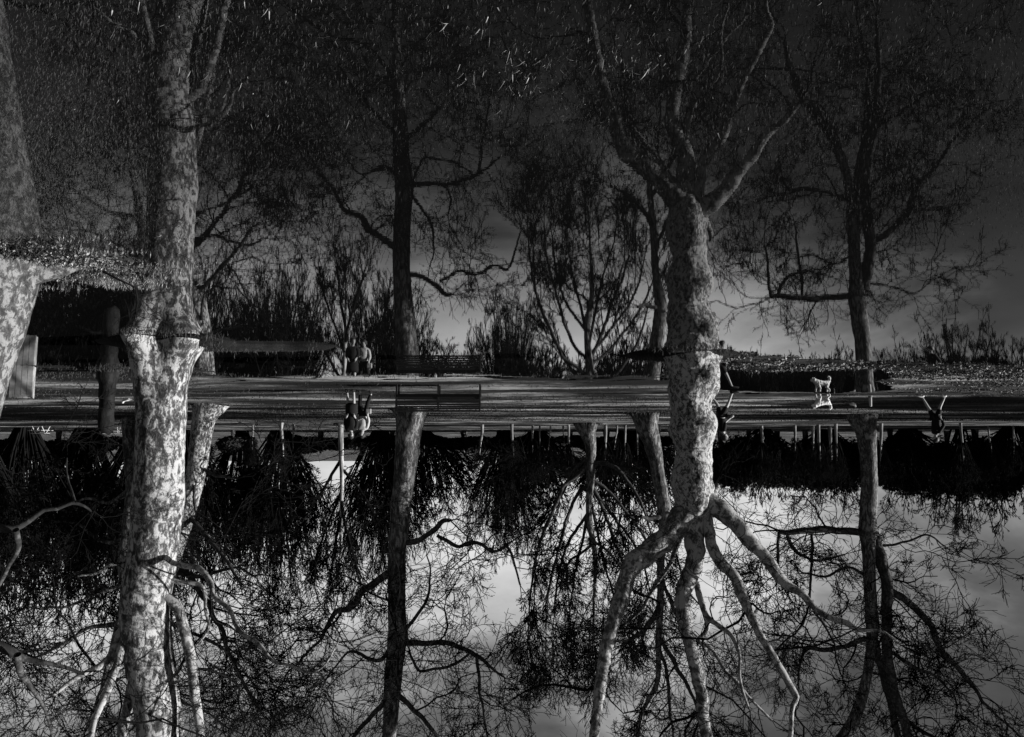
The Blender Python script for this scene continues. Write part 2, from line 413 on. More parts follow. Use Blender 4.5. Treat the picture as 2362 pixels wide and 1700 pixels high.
# 1 the big knobbly plane, target centre right
tree('plane_tree', 'big knobbly plane tree with burls, pale limbs forking low and lit on one side', 15.1,
     [(1592, 792, 74), (1594, 815, 66), (1597, 845, 60), (1602, 875, 58), (1592, 905, 50), (1590, 935, 46), (1598, 985, 51), (1600, 1010, 44), (1603, 1040, 41),
      (1600, 1070, 43), (1598, 1105, 47), (1600, 1140, 46), (1602, 1175, 40), (1604, 1190, 30)],
     [([(1612, 1150, 26), (1650, 1168, 23), (1700, 1212, 18), (1738, 1258, 16), (1775, 1295, 13), (1812, 1345, 11), (1850, 1372, 8), (1895, 1412, 6.5), (1953, 1436, 7), (1975, 1450, 4), (2030, 1455, 3), (2080, 1490, 2)], 1.0),
      ([(1618, 1165, 16), (1630, 1210, 13), (1640, 1258, 12), (1665, 1300, 12), (1697, 1335, 12), (1714, 1375, 12), (1740, 1430, 10), (1765, 1480, 9), (1790, 1530, 8), (1828, 1598, 8), (1834, 1612, 6), (1824, 1640, 5), (1820, 1700, 5), (1815, 1800, 4)], 1.0),
      ([(1603, 1175, 26), (1601, 1230, 22), (1602, 1290, 20), (1589, 1341, 18), (1578, 1385, 17), (1585, 1449, 16), (1603, 1530, 15), (1618, 1610, 14), (1630, 1690, 13), (1645, 1800, 10), (1655, 1950, 7), (1680, 2150, 4)], 1.3),
      ([(1590, 1180, 32), (1548, 1228, 27), (1500, 1268, 24), (1465, 1295, 22), (1442, 1335, 20), (1430, 1380, 18), (1418, 1425, 17), (1406, 1470, 16), (1394, 1515, 14), (1386, 1570, 13), (1380, 1620, 12), (1372, 1690, 11), (1362, 1800, 8), (1350, 2000, 4)], 1.3),
      ([(1606, 1345, 7), (1618, 1385, 7), (1632, 1422, 6), (1660, 1445, 5), (1690, 1470, 4.5), (1705, 1510, 4), (1710, 1560, 3.5), (1730, 1640, 2.5)], 1.2),
      ([(1632, 1422, 5), (1630, 1450, 4.5), (1612, 1480, 5), (1640, 1500, 4), (1675, 1545, 4), (1700, 1570, 3.5), (1730, 1610, 3), (1780, 1660, 2.5)], 1.2),
      ([(1590, 1200, 7), (1560, 1262, 6), (1548, 1295, 5), (1520, 1335, 5), (1495, 1380, 4.5), (1480, 1405, 4), (1440, 1440, 3)], 1.0),
      ([(1640, 1150, 8), (1652, 1128, 6), (1650, 1118, 3)], 0.4)],
     (M_PLANE2, M_LIMB), rpx=0.75, sides=64, knob=0.17, kscale=2.1, flute=0.14, step=0.05, seed=4,
     levels=[dict(den=2.0, back=0.3, L=(1.2, 3.6), R=0.03, ang=(35, 85), seg=9, curl=0.30, trop=(0, 0, 0.02), up=0.12, lo=0.22)] + PLANE_LV[1:])

# 2 mottled trunk, target left
tree('plane_tree', 'broad mottled plane trunk with flaking bark and flared roots on a small grassy island', 13.0,
     [(380, 792, 76), (377, 815, 69), (374, 845, 62), (372, 880, 57), (370, 930, 55), (371, 1000, 52), (366, 1080, 53), (364, 1160, 56), (358, 1230, 53), (348, 1300, 52), (336, 1380, 54), (334, 1440, 52),
      (338, 1500, 47), (352, 1580, 47), (361, 1650, 44), (364, 1700, 42), (372, 1800, 38), (380, 1950, 30), (385, 2150, 20)],
     [([(385, 1378, 11), (408, 1398, 11), (418, 1440, 11), (430, 1490, 11), (445, 1550, 11), (455, 1620, 10), (462, 1700, 9), (470, 1800, 7), (480, 1950, 4)], 1.0),
      ([(300, 1440, 11), (272, 1468, 10), (256, 1510, 9), (225, 1538, 8), (196, 1552, 6), (165, 1570, 5), (125, 1605, 4)], 1.5),
      ([(300, 1465, 10), (282, 1490, 9), (264, 1545, 8), (243, 1600, 8), (222, 1655, 7), (210, 1700, 6), (190, 1810, 4)], 1.5),
      ([(312, 1560, 9), (292, 1620, 10), (284, 1680, 11), (280, 1720, 10), (272, 1850, 7), (260, 2000, 4)], 1.5),
      ([(372, 1287, 6), (430, 1303, 6), (460, 1313, 6), (488, 1344, 6), (494, 1376, 5), (529, 1408, 5), (541, 1440, 4.5), (560, 1461, 4.5), (594, 1484, 4.5), (627, 1524, 3.5), (668, 1538, 3), (711, 1550, 2.5), (746, 1532, 2), (780, 1480, 1.5)], 1.2),
      ([(380, 1335, 6), (440, 1342, 5), (470, 1360, 4), (475, 1410, 3.5), (480, 1450, 3), (450, 1490, 2)], 1.2)],
     (M_PLANE, M_LIMB), rpx=0.75, sides=72, knob=0.05, kscale=1.6, flute=0.42, step=0.05, seed=9,
     levels=[dict(den=2.2, back=0.5, L=(1.2, 3.6), R=0.028, ang=(35, 85), seg=9, curl=0.28, trop=(0, 0, 0.02), up=0.1, lo=0.22)] + PLANE_LV[1:])

# 3 near trunk cut by the frame
tree('plane_tree', 'nearest pale trunk cut by the frame edge, one long root sweeping over the grass', 7.1,
     [(0, 588, 100), (-4, 620, 92), (-8, 660, 82), (-14, 720, 72), (-25, 800, 60), (-38, 870, 52), (-55, 950, 48), (-90, 1080, 42), (-130, 1280, 38), (-160, 1500, 34), (-180, 1800, 28)],
     [([(-10, 640, 66), (35, 640, 48), (75, 628, 34), (120, 620, 24), (165, 612, 15), (208, 602, 7)], 0.0, M_GREYBARK),
      ([(-130, 1250, 12), (-60, 1235, 10), (0, 1222, 9), (35, 1222, 8), (70, 1205, 6), (108, 1177, 5), (140, 1172, 4), (173, 1157, 4), (200, 1165, 3), (217, 1180, 2)], 0.8),
      ([(173, 1157, 3), (167, 1120, 2.5), (158, 1080, 2), (156, 1050, 1.2)], 0.5),
      ([(36, 1222, 7), (42, 1265, 6), (14, 1310, 5), (-5, 1350, 5), (-30, 1400, 4)], 1.0),
      ([(-160, 1500, 14), (-20, 1490, 11), (30, 1505, 10), (60, 1520, 7), (130, 1530, 4), (190, 1550, 3)], 1.0),
      ([(40, 1510, 8), (52, 1555, 7), (72, 1590, 5), (100, 1640, 3), (120, 1720, 2)], 1.0)],
     (M_GREYBARK, M_DLIMB), rpx=0.8, sides=56, knob=0.05, kscale=3.0, flute=0.05, step=0.05, seed=5, trunk_dens=0.3, drift_scale=0.3,
     levels=[dict(den=3.0, L=(0.5, 1.4), R=0.014, ang=(35, 85), seg=8, curl=0.28, trop=(0, 0, 0.0), up=0.1, lo=0.3)] + PLANE_LV[1:])

# 4 middle tree behind the bench
tree('plane_tree', 'tall trunk behind the bench, black above, lit at the foot, crooked side limbs', 38.0,
     [(950, 940, 40), (949, 955, 36), (947, 975, 32), (942, 1010, 29), (937, 1060, 27), (932, 1110, 25), (925, 1170, 22), (919, 1230, 21), (915, 1300, 20), (915, 1400, 20), (917, 1470, 22), (909, 1540, 20),
      (903, 1620, 18), (898, 1700, 15), (890, 1800, 12), (880, 1950, 8), (875, 2150, 4)],
     [([(905, 1318, 10), (892, 1325, 9), (865, 1341, 8), (843, 1354, 8), (830, 1372, 8), (822, 1392, 7.5), (803, 1403, 7), (773, 1410, 6), (762, 1427, 5), (749, 1457, 4), (727, 1489, 3), (695, 1524, 2.5), (662, 1557, 2), (641, 1590, 1.5)], 1.2),
      ([(925, 1482, 7), (950, 1482, 7), (978, 1484, 6), (1018, 1481, 6), (1043, 1484, 5.5), (1072, 1497, 5), (1099, 1511, 5), (1130, 1538, 3), (1165, 1565, 2)], 1.0),
      ([(1099, 1511, 4), (1103, 1550, 3.5), (1110, 1600, 3), (1117, 1650, 2.5), (1122, 1720, 2)], 2.0),
      ([(1088, 1503, 2.5), (1060, 1525, 3), (1020, 1540, 3), (970, 1547, 3), (950, 1520, 3), (943, 1495, 2)], 0.6),
      ([(900, 1498, 5), (876, 1523, 4.5), (850, 1517, 4), (830, 1506, 3.5), (802, 1505, 2.5), (780, 1530, 2), (762, 1552, 1.5)], 1.5),
      ([(935, 1252, 7), (970, 1246, 6), (1000, 1222, 6), (1025, 1200, 5.5), (1038, 1200, 4)], 0.5),
      ([(1008, 1235, 4), (1040, 1253, 4.5), (1062, 1262, 4), (1085, 1253, 4.5), (1110, 1256, 4), (1145, 1272, 3.5), (1172, 1262, 3), (1190, 1310, 2.5), (1200, 1350, 2)], 1.2),
      ([(935, 1455, 4), (952, 1430, 4), (975, 1398, 3.5), (988, 1370, 3), (993, 1330, 2), (985, 1280, 1.5)], 1.2),
      ([(915, 1600, 6), (960, 1640, 5), (1010, 1700, 4), (1060, 1780, 3)], 1.2),
      ([(900, 1600, 6), (850, 1660, 5), (800, 1720, 4), (740, 1800, 3)], 1.2),
      ([(895, 1700, 6), (960, 1790, 5), (1060, 1850, 4), (1180, 1900, 3)], 1.5),
      ([(890, 1750, 6), (820, 1850, 5), (700, 1900, 4), (600, 1980, 3)], 1.5)],
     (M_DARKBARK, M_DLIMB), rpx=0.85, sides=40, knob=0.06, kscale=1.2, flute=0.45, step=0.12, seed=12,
     levels=[dict(den=1.35, L=(2.2, 6.5), R=0.07, ang=(35, 90), seg=9, curl=0.30, trop=(0, 0, -0.02), up=0.05, lo=0.15)] + PLANE_LV[1:])

# 5 right tree
tree('plane_tree', 'twin stemmed tree with one long level limb and ivy at its foot, thin lit edge', 46.0,
     [(1990, 958, 30), (1993, 980, 26), (1998, 1005, 22), (2003, 1060, 18), (2005, 1120, 17), (2003, 1180, 19), (2002, 1222, 20), (2004, 1280, 14), (2006, 1340, 13), (2009, 1400, 13), (2013, 1450, 14), (2008, 1500, 10),
      (2000, 1560, 10), (1985, 1620, 11), (1965, 1670, 13), (1940, 1710, 13), (1900, 1780, 11), (1880, 1900, 7)],
     [([(2010, 1225, 14), (2028, 1275, 13), (2042, 1330, 13), (2046, 1370, 12), (2045, 1440, 11), (2045, 1490, 11), (2052, 1540, 10), (2065, 1600, 10), (2085, 1660, 10), (2095, 1710, 9), (2110, 1800, 7), (2120, 1950, 4)], 1.0),
      ([(2014, 1460, 9), (2030, 1530, 9), (2045, 1580, 9), (2060, 1650, 8), (2072, 1710, 7), (2090, 1850, 5)], 1.0),
      ([(2046, 1360, 9), (2085, 1380, 8), (2120, 1410, 7.5), (2145, 1440, 7), (2160, 1480, 6.5), (2175, 1508, 6), (2210, 1540, 5), (2240, 1580, 4.5), (2262, 1612, 3.5), (2310, 1660, 2.5), (2380, 1720, 2)], 1.3),
      ([(1995, 1230, 9), (1940, 1224, 8), (1890, 1222, 7.5), (1840, 1225, 7), (1815, 1229, 6), (1796, 1224, 5)], 0.7),
      ([(1797, 1228, 4), (1796, 1260, 3.5), (1795, 1305, 3), (1790, 1350, 2)], 2.0),
      ([(1815, 1232, 4), (1828, 1262, 4), (1850, 1280, 3.5), (1880, 1291, 3), (1915, 1287, 3), (1950, 1278, 2)], 1.0),
      ([(1872, 1230, 3), (1872, 1300, 3), (1870, 1370, 2.5), (1868, 1420, 1.5)], 1.0),
      ([(1998, 1472, 6), (1950, 1490, 5), (1900, 1500, 5), (1860, 1497, 4), (1845, 1535, 2.5), (1840, 1580, 1.5)], 1.3),
      ([(2000, 1330, 4), (1960, 1310, 3), (1900, 1330, 2.5), (1850, 1320, 2)], 1.2),
      ([(2085, 1660, 5), (2150, 1700, 4), (2230, 1760, 3), (2320, 1850, 2)], 1.2),
      ([(2050, 1500, 4), (2110, 1540, 4), (2150, 1555, 3), (2200, 1600, 2)], 1.2),
      ([(2030, 1260, 3), (2090, 1250, 2.5), (2140, 1235, 2), (2180, 1260, 1.5)], 1.2)],
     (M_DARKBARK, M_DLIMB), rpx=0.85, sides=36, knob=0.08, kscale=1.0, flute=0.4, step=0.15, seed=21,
     levels=[dict(den=1.25, L=(2.2, 7.0), R=0.07, ang=(35, 90), seg=9, curl=0.28, trop=(0, 0, 0.0), up=0.05, lo=0.1)] + PLANE_LV[1:])

# 6 ivy-speckled trunk behind the big plane
tree('bare_tree', 'leaning speckled trunk standing just behind the forked limb of the big plane', 44.0,
     [(1488, 950, 30), (1492, 980, 25), (1500, 1010, 21), (1508, 1040, 18), (1516, 1080, 15), (1523, 1120, 15), (1530, 1160, 16), (1534, 1200, 15), (1528, 1250, 10), (1524, 1300, 9), (1524, 1350, 8), (1522, 1422, 8), (1519, 1476, 7),
      (1518, 1557, 6), (1510, 1590, 6), (1497, 1612, 5), (1478, 1655, 5), (1470, 1720, 4), (1460, 1850, 3)],
     [([(1522, 1395, 7), (1510, 1425, 6), (1490, 1448, 6), (1466, 1468, 5), (1430, 1490, 3)], 1.3),
      ([(1521, 1470, 5), (1545, 1510, 5), (1565, 1545, 5), (1590, 1590, 4), (1602, 1622, 3), (1620, 1700, 2)], 1.2),
      ([(1522, 1500, 4), (1540, 1560, 4), (1543, 1620, 3.5), (1550, 1680, 3), (1560, 1800, 2)], 1.2),
      ([(1478, 1655, 4), (1500, 1640, 3), (1520, 1660, 3), (1545, 1655, 2)], 1.2),
      ([(1530, 1190, 6), (1500, 1195, 5), (1480, 1192, 3)], 1.0),
      ([(1524, 1330, 4), (1545, 1380, 4), (1570, 1430, 3), (1590, 1460, 2)], 1.2)],
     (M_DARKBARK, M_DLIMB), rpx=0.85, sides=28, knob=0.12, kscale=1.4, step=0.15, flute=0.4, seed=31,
     levels=[dict(den=1.0, L=(2.0, 6.0), R=0.06, ang=(30, 80), seg=8, curl=0.25, trop=(0, 0, 0.03), up=0.1, lo=0.2)] + PLANE_LV[1:])

# 7, 8 trunks flanking the mottled plane further back
tree('bare_tree', 'paler leaning trunk with a spreading root, half hidden by the mottled plane', 34.0,
     [(484, 936, 34), (476, 950, 27), (468, 975, 24), (463, 1010, 23), (458, 1060, 22), (448, 1110, 22), (435, 1160, 21), (420, 1220, 19), (402, 1290, 15), (390, 1360, 12), (385, 1450, 10), (400, 1560, 8), (420, 1700, 6), (430, 1850, 4)],
     [([(458, 1075, 4), (475, 1085, 4), (495, 1098, 3.5), (520, 1098, 3), (550, 1103, 2)], 1.0),
      ([(452, 1100, 4), (450, 1140, 3), (452, 1180, 2.5)], 1.0),
      ([(430, 1180, 6), (470, 1230, 5), (520, 1290, 4), (560, 1350, 3)], 2.0),
      ([(400, 1290, 8), (450, 1350, 6), (500, 1430, 5), (540, 1530, 4), (600, 1640, 3)], 2.0),
      ([(390, 1400, 6), (330, 1480, 5), (250, 1560, 4), (200, 1680, 3)], 2.0),
      ([(400, 1320, 5), (470, 1330, 4), (540, 1310, 3), (590, 1330, 2)], 2.0)],
     (M_PLANE, M_DLIMB), rpx=0.85, sides=32, knob=0.08, kscale=1.4, flute=0.45, step=0.12, seed=41,
     levels=[dict(den=1.3, L=(2.2, 6.5), R=0.06, ang=(30, 85), seg=8, curl=0.26, trop=(0, 0, 0.0), up=0.1, lo=0.15)] + PLANE_LV[1:])
tree('bare_tree', 'slender trunk with stubby side shoots on the far side of the mottled plane', 50.0,
     [(298, 970, 16), (297, 1000, 14), (298, 1050, 12), (301, 1120, 11), (296, 1220, 12), (284, 1290, 12), (288, 1370, 10), (270, 1460, 9), (240, 1580, 7), (220, 1700, 5), (200, 1850, 3)],
     [([(284, 1300, 5), (250, 1305, 4), (215, 1325, 3), (180, 1330, 2)], 2.0),
      ([(296, 1240, 5), (240, 1250, 4), (180, 1210, 3), (120, 1200, 2)], 2.2),
      ([(285, 1350, 6), (220, 1370, 4), (150, 1400, 3), (60, 1400, 2)], 2.2),
      ([(270, 1440, 6), (200, 1450, 4), (120, 1500, 3), (20, 1540, 2)], 2.2),
      ([(298, 1130, 5), (250, 1160, 4), (200, 1150, 3), (150, 1170, 2)], 2.2),
      ([(284, 1330, 5), (340, 1400, 5), (420, 1450, 4), (520, 1500, 3), (600, 1600, 2)], 2.0)],
     (M_DARKBARK, M_DARKBARK), rpx=0.9, sides=24, knob=0.08, kscale=1.4, step=0.2, seed=43,
     levels=[dict(den=1.1, L=(2.6, 8.0), R=0.06, ang=(30, 85), seg=8, curl=0.24, trop=(0, 0, 0.03), up=0.12, lo=0.1)] + PLANE_LV[1:])

# 9 fan tree, many rising stems
FAN = [dict(den=0.9, L=(2.5, 6.0), R=0.08, ang=(22, 55), seg=9, curl=0.10, trop=(0, 0, 0.05), up=0.15, lo=0.18),
       dict(n=8, ang=(20, 48), lf=(0.35, 0.7), seg=6, curl=0.12, trop=(0, 0, 0.04)),
       dict(n=6, ang=(22, 50), lf=(0.35, 0.65), seg=4, curl=0.14, trop=(0, 0, 0.03)),
       dict(n=3, ang=(20, 50), lf=(0.35, 0.7), seg=2, curl=0.2, trop=(0, 0, 0.02))]
tree('bare_tree', 'many stemmed tree whose limbs rise like a fan from one short trunk', 66.0,
     [(1352, 984, 26), (1356, 1000, 18), (1362, 1025, 13), (1363, 1060, 11), (1361, 1120, 9), (1358, 1170, 7), (1362, 1220, 7), (1370, 1260, 6), (1373, 1320, 4.5), (1370, 1400, 3), (1368, 1500, 2)],
     [([(1362, 1045, 5.8), (1340, 1092, 5.0), (1305, 1115, 4.3), (1288, 1150, 4.0), (1262, 1210, 3.6), (1240, 1270, 3.2), (1228, 1330, 2.5), (1222, 1400, 1.8), (1218, 1470, 1.1)], 1.0),
      ([(1360, 1050, 4.3), (1325, 1085, 4.0), (1300, 1130, 3.6), (1270, 1190, 3.2), (1250, 1235, 2.9), (1236, 1300, 2.2), (1232, 1380, 1.4)], 1.0),
      ([(1358, 1118, 4.3), (1330, 1145, 4.0), (1306, 1200, 3.6), (1290, 1260, 3.2), (1272, 1330, 2.9), (1262, 1400, 1.8), (1260, 1460, 1.1)], 1.0),
      ([(1358, 1180, 3.6), (1328, 1225, 3.6), (1305, 1262, 3.2), (1290, 1320, 2.9), (1280, 1380, 2.2), (1276, 1440, 1.1)], 1.0),
      ([(1365, 1070, 5.8), (1400, 1070, 5.0), (1430, 1088, 4.3), (1462, 1130, 3.6), (1485, 1175, 2.9), (1505, 1240, 1.8)], 1.0),
      ([(1366, 1120, 4.3), (1385, 1160, 4.3), (1405, 1210, 4.0), (1422, 1260, 3.6), (1445, 1310, 2.9), (1462, 1370, 1.8)], 1.0),
      ([(1366, 1130, 3.6), (1395, 1165, 3.6), (1430, 1210, 3.2), (1465, 1260, 2.9), (1490, 1320, 2.2), (1505, 1390, 1.4)], 1.0),
      ([(1371, 1250, 2.9), (1398, 1268, 2.9), (1430, 1305, 2.5), (1450, 1350, 1.8)], 1.0),
      ([(1364, 1258, 2.9), (1335, 1280, 2.9), (1310, 1300, 2.5), (1295, 1350, 1.4)], 1.0),
      ([(1362, 1150, 4), (1378, 1230, 3.2), (1400, 1320, 2.6), (1425, 1400, 2), (1440, 1470, 1.3)], 1.0),
      ([(1360, 1160, 4), (1345, 1240, 3.2), (1325, 1330, 2.5), (1312, 1420, 1.5)], 1.0),
      ([(1362, 1100, 4), (1420, 1150, 3.4), (1480, 1230, 3), (1520, 1310, 2.2), (1540, 1380, 1.5)], 1.0),
      ([(1350, 1080, 2.9), (1310, 1095, 2.5), (1270, 1080, 2.2), (1240, 1065, 1.4)], 0.3)],
     (M_DARKBARK, M_DLIMB), levels=FAN, rpx=0.75, sides=24, knob=0.06, kscale=1.0, step=0.3, seed=51, trunk_dens=1.6, flute=0.3)

# ---- shared meshes for the far planting
def bush_mesh(nm, Hh, spread, stems, rmin, n2=7, n3=6, n4=4, curl=0.12, ang=(18, 50)):
    a = RNG.uniform(0, 2 * np.pi, stems); tilt = np.radians(spread) * np.sqrt(RNG.random(stems))
    d = np.stack([np.sin(tilt) * np.cos(a), np.sin(tilt) * np.sin(a), np.cos(tilt)], -1)
    P0 = np.stack([np.cos(a), np.sin(a), np.zeros(stems)], -1) * RNG.uniform(0.0, 0.09, (stems, 1)) * Hh
    P0[:, 2] = -0.1
    L = Hh * RNG.uniform(0.82, 1.03, stems) * (1 - 0.22 * tilt / max(1e-3, np.radians(spread)))
    P, R = grow(P0, d, L, np.full(stems, 0.009 * Hh), 10, curl, (0, 0, 0.02), rmin=rmin)
    parts = [tubes(P, R, 4)]
    for k, (n, lf) in enumerate(((n2, (0.22, 0.42)), (n3, (0.35, 0.6)), (n4, (0.4, 0.7)))):
        p, d, L, r = spawn(P, R, n, 0.25, ang, lf, rf=0.6, updir=0.12)
        P, R = grow(p, d, L, r, 4 - k, curl * 1.5, (0, 0, 0.04), rmin=rmin)
        parts.append(tubes(P, R, 3))
    v, q = merge(parts)
    return np_mesh(nm, v, q)
def leaf_mesh(nm, n, rx, rz, size, lobes=9):
    """dense evergreen crown: leaf tufts in clumps through a lumpy volume"""
    c = RNG.normal(size=(lobes, 3)); c = nrm(c) * RNG.uniform(0.25, 0.75, (lobes, 1)); c[:, 2] = c[:, 2] * 0.8
    k = RNG.integers(0, lobes, n)
    p = c[k] + nrm(RNG.normal(size=(n, 3))) * (RNG.random((n, 1)) ** 0.4) * 0.48
    p = p * np.array([rx, rx, rz]) + np.array([0, 0, rz * 0.98]); p[:, 2] = np.abs(p[:, 2])
    t = nrm(RNG.normal(size=(n, 3))); b = nrm(np.cross(t, RNG.normal(size=(n, 3))))
    s = size * RNG.uniform(0.5, 1.3, (n, 1))
    V = np.stack([p - t * s, p + b * s * 0.5, p + t * s, p - b * s * 0.5], 1).reshape(-1, 3)
    q = np.arange(n * 4).reshape(n, 4)
    return np_mesh(nm, V, q, smooth=False)
def simple_trunk(nm, h, r, lean=0.0, sides=10):
    P = np.array([[0, 0, -0.15, r * 1.25], [0.02, 0, h * 0.2, r], [lean * 0.5, 0.02, h * 0.55, r * 0.75], [lean, 0, h, r * 0.3]])
    v, q = bark_tube(smooth_path(P, h / 8), sides, 0.08, 2.0, 0, 3)
    return np_mesh(nm, v, q)

B1 = bush_mesh('twigs', 12.0, 50, 84, 0.024, 6, 6, 3, 0.05)
B2 = bush_mesh('twigs', 9.0, 60, 80, 0.026, 6, 5, 3, 0.08)
B3 = bush_mesh('twigs', 11.0, 26, 16, 0.024, 6, 5, 3, 0.09)
T1 = simple_trunk('trunk', 4.5, 0.22); T3 = simple_trunk('trunk', 5.5, 0.16)
E1 = leaf_mesh('foliage', 9000, 4.2, 4.6, 0.26, 11); E2 = leaf_mesh('foliage', 7000, 3.6, 3.0, 0.24, 8)
TE = simple_trunk('trunk', 5.0, 0.3)
for me in (B1, B2, B3): me.materials.append(M_TWIG)
for me in (E1, E2): me.materials.append(M_EVER)
T1.materials.append(M_DARKBARK); TE.materials.append(M_DARKBARK); T3.materials.append(M_FARBARK)

def planted(name, label, group, cat, X, D, h, meshes, base_h, rz, wide=1.0):
    loc = onground(X, D)
    root = empty(name, loc, label, cat, group, rz)
    s = h / base_h; root.scale = (s * wide, s * wide, s)
    for nm, me in meshes:
        o = bpy.data.objects.new(nm, me); COL.objects.link(o); o.parent = root
        if nm in ('twigs', 'foliage'): o['kind'] = 'stuff'
    return root

G_BUSH = 'bare shrubs and small trees along the far edge of the field'
bushes = [
    (650, 106, 19.5, B1, 12, 'tall dome of upright bare stems behind the two walkers'),
    (560, 110, 16.5, B1, 12, 'bare shrub dome at the outer side of the tall dome, overlapping it'),
    (880, 106, 18.0, B1, 12, 'dark bare dome right behind the tall black trunk by the bench'),
    (975, 108, 12.5, B2, 9, 'lower bare shrub rising past the bench back'),
    (1165, 106, 15.0, B1, 12, 'rounded bare shrub between the bench and the fan shaped tree'),
    (1240, 110, 11.5, B2, 9, 'loose bare shrub touching the fan shaped tree'),
    (1450, 108, 14.0, B2, 9, 'bare shrub between the fan shaped tree and the big plane'),
    (430, 100, 18.5, B1, 12, 'bare shrub behind the flared roots of the mottled plane'),
    (200, 90, 18, B1, 12, 'wide bare thicket tree behind the dark stump'),
    (60, 84, 17.5, B1, 12, 'bare thicket tree above the planked bin'),
    (-70, 76, 17, B1, 12, 'bare thicket tree at the frame edge beyond the nearest trunk'),
    (330, 90, 20.0, B1, 12, 'highest bare thicket tree hidden mostly by the mottled plane'),
    (2215, 96, 14.0, B3, 11, 'pointed bare tree beyond the walker with bare legs'),
    (2330, 82, 9.0, B2, 9, 'bare shrub at the frame edge beyond the leafy spit'),
    (1760, 96, 9.0, B2, 9, 'bare shrub above the dark belt near the big plane'),
    (1900, 98, 9.5, B2, 9, 'bare shrub showing through the level limb of the twin stemmed tree'),
    (2090, 96, 9.5, B2, 9, 'bare shrub just past the twin stemmed tree'),
]
for i, (X, D, h, me, bh, lab) in enumerate(bushes):
    planted('bare_shrub', lab, G_BUSH, 'shrub', X, D, h * (1.26 if me is B1 else 1.15), (('twigs', me),), bh, i * 1.9, 0.52 if me is B1 else 0.85)

# slim tree with pale stem next to the walkers
tree('bare_tree', 'slim pale stemmed tree with a narrow vase of twigs beside the two walkers', 66.0,
     [(787, 975, 8), (786, 1000, 6.5), (787, 1050, 5.5), (789, 1100, 5), (788, 1160, 4), (786, 1220, 3), (784, 1300, 2)],
     [([(787, 1060, 4), (765, 1095, 3.5), (745, 1130, 3), (725, 1160, 2.5), (700, 1200, 2)], 0.8),
      ([(788, 1080, 3.5), (830, 1130, 3), (860, 1180, 2.5), (880, 1230, 2)], 0.8),
      ([(788, 1130, 3.5), (770, 1180, 3), (745, 1240, 2.5), (725, 1300, 1.5)], 1.0),
      ([(788, 1150, 3.5), (795, 1210, 3), (815, 1280, 2.5), (830, 1340, 1.5)], 1.0),
      ([(787, 1190, 3), (772, 1260, 2.5), (760, 1340, 1.5)], 1.0)],
     (M_FARBARK, M_TWIG), levels=[dict(den=1.9, L=(1.5, 4.2), R=0.06, ang=(12, 38), seg=7, curl=0.10, trop=(0, 0, 0.06), up=0.3, lo=0.2)] + FAN[1:3],
     rpx=0.75, sides=14, knob=0.04, step=0.4, seed=61)

# young pale trunks in front of the dark belt
G_YOUNG = 'young pale trunks lined up in front of the dark belt'
young = [(651, 66, 5, 'thick young pale trunk with a bright edge, second to the slim vase tree'), (679, 70, 3.5, 'young trunk just inside the thick pale one'),
         (585, 74, 3, 'thin young trunk in front of the bare dome'), (1112, 72, 4.5, 'pale crooked young trunk next to the bench end'),
         (1180, 70, 4.5, 'straight pale young trunk under the rounded shrub'), (1228, 74, 3, 'thin trunk between the straight one and the fan tree'),
         (1245, 76, 2.5, 'very thin trunk nearest the straight one on the fan tree side'), (1270, 75, 2.5, 'thin trunk midway to the fan tree'),
         (1299, 76, 2.5, 'thin trunk of the close pair beside the fan tree'), (1311, 73, 3.5, 'bright trunk of the close pair beside the fan tree'),
         (1396, 72, 4.0, 'bright young trunk on the big plane side of the fan tree'), (1422, 76, 2.5, 'thin trunk after the bright one'),
         (1441, 73, 3.0, 'pale trunk before the speckled leaning tree'), (1469, 75, 2.5, 'thin trunk touching the speckled leaning tree'),
         (1520, 74, 3.5, 'pale trunk between the leaning tree and the big plane'), (1555, 74, 3.0, 'short trunk against the big plane'),
         (1755, 78, 4.0, 'dim trunk first after the big plane in the dark belt'), (1831, 76, 4.0, 'ringed young trunk in the dark belt'),
         (1872, 77, 4.5, 'stout pale young trunk of the bright pair'), (1885, 72, 4.5, 'taller pale young trunk of the bright pair'),
         (1912, 78, 5.0, 'short stout trunk after the bright pair'), (1926, 70, 4.0, 'thin tall trunk left bare against the dark belt'),
         (2030, 68, 4.5, 'pale trunk right beside the twin stemmed tree'), (2213, 66, 3.5, 'crooked pale trunk beyond the walker with bare legs'),
         (2276, 76, 2.5, 'faint thin trunk near the frame edge'), (2333, 76, 2.5, 'last faint trunk by the frame edge')]
for i, (X, D, r, lab) in enumerate(young):
    root = empty('young_tree', onground(X, D), lab, 'tree', G_YOUNG, i * 0.9)
    h = random.uniform(2.4, 4.2); ln = random.uniform(-0.35, 0.35)
    me = simple_trunk('trunk', h, r * px(D) * 0.8, ln); link_mesh('trunk', me, M_FARBARK, root)
    o = bpy.data.objects.new('twigs', B3); COL.objects.link(o); o.parent = root; o['kind'] = 'stuff'
    o.location = (ln * 0.8, 0, h * 0.5); sc = random.uniform(0.30, 0.45); o.scale = (sc, sc, sc)

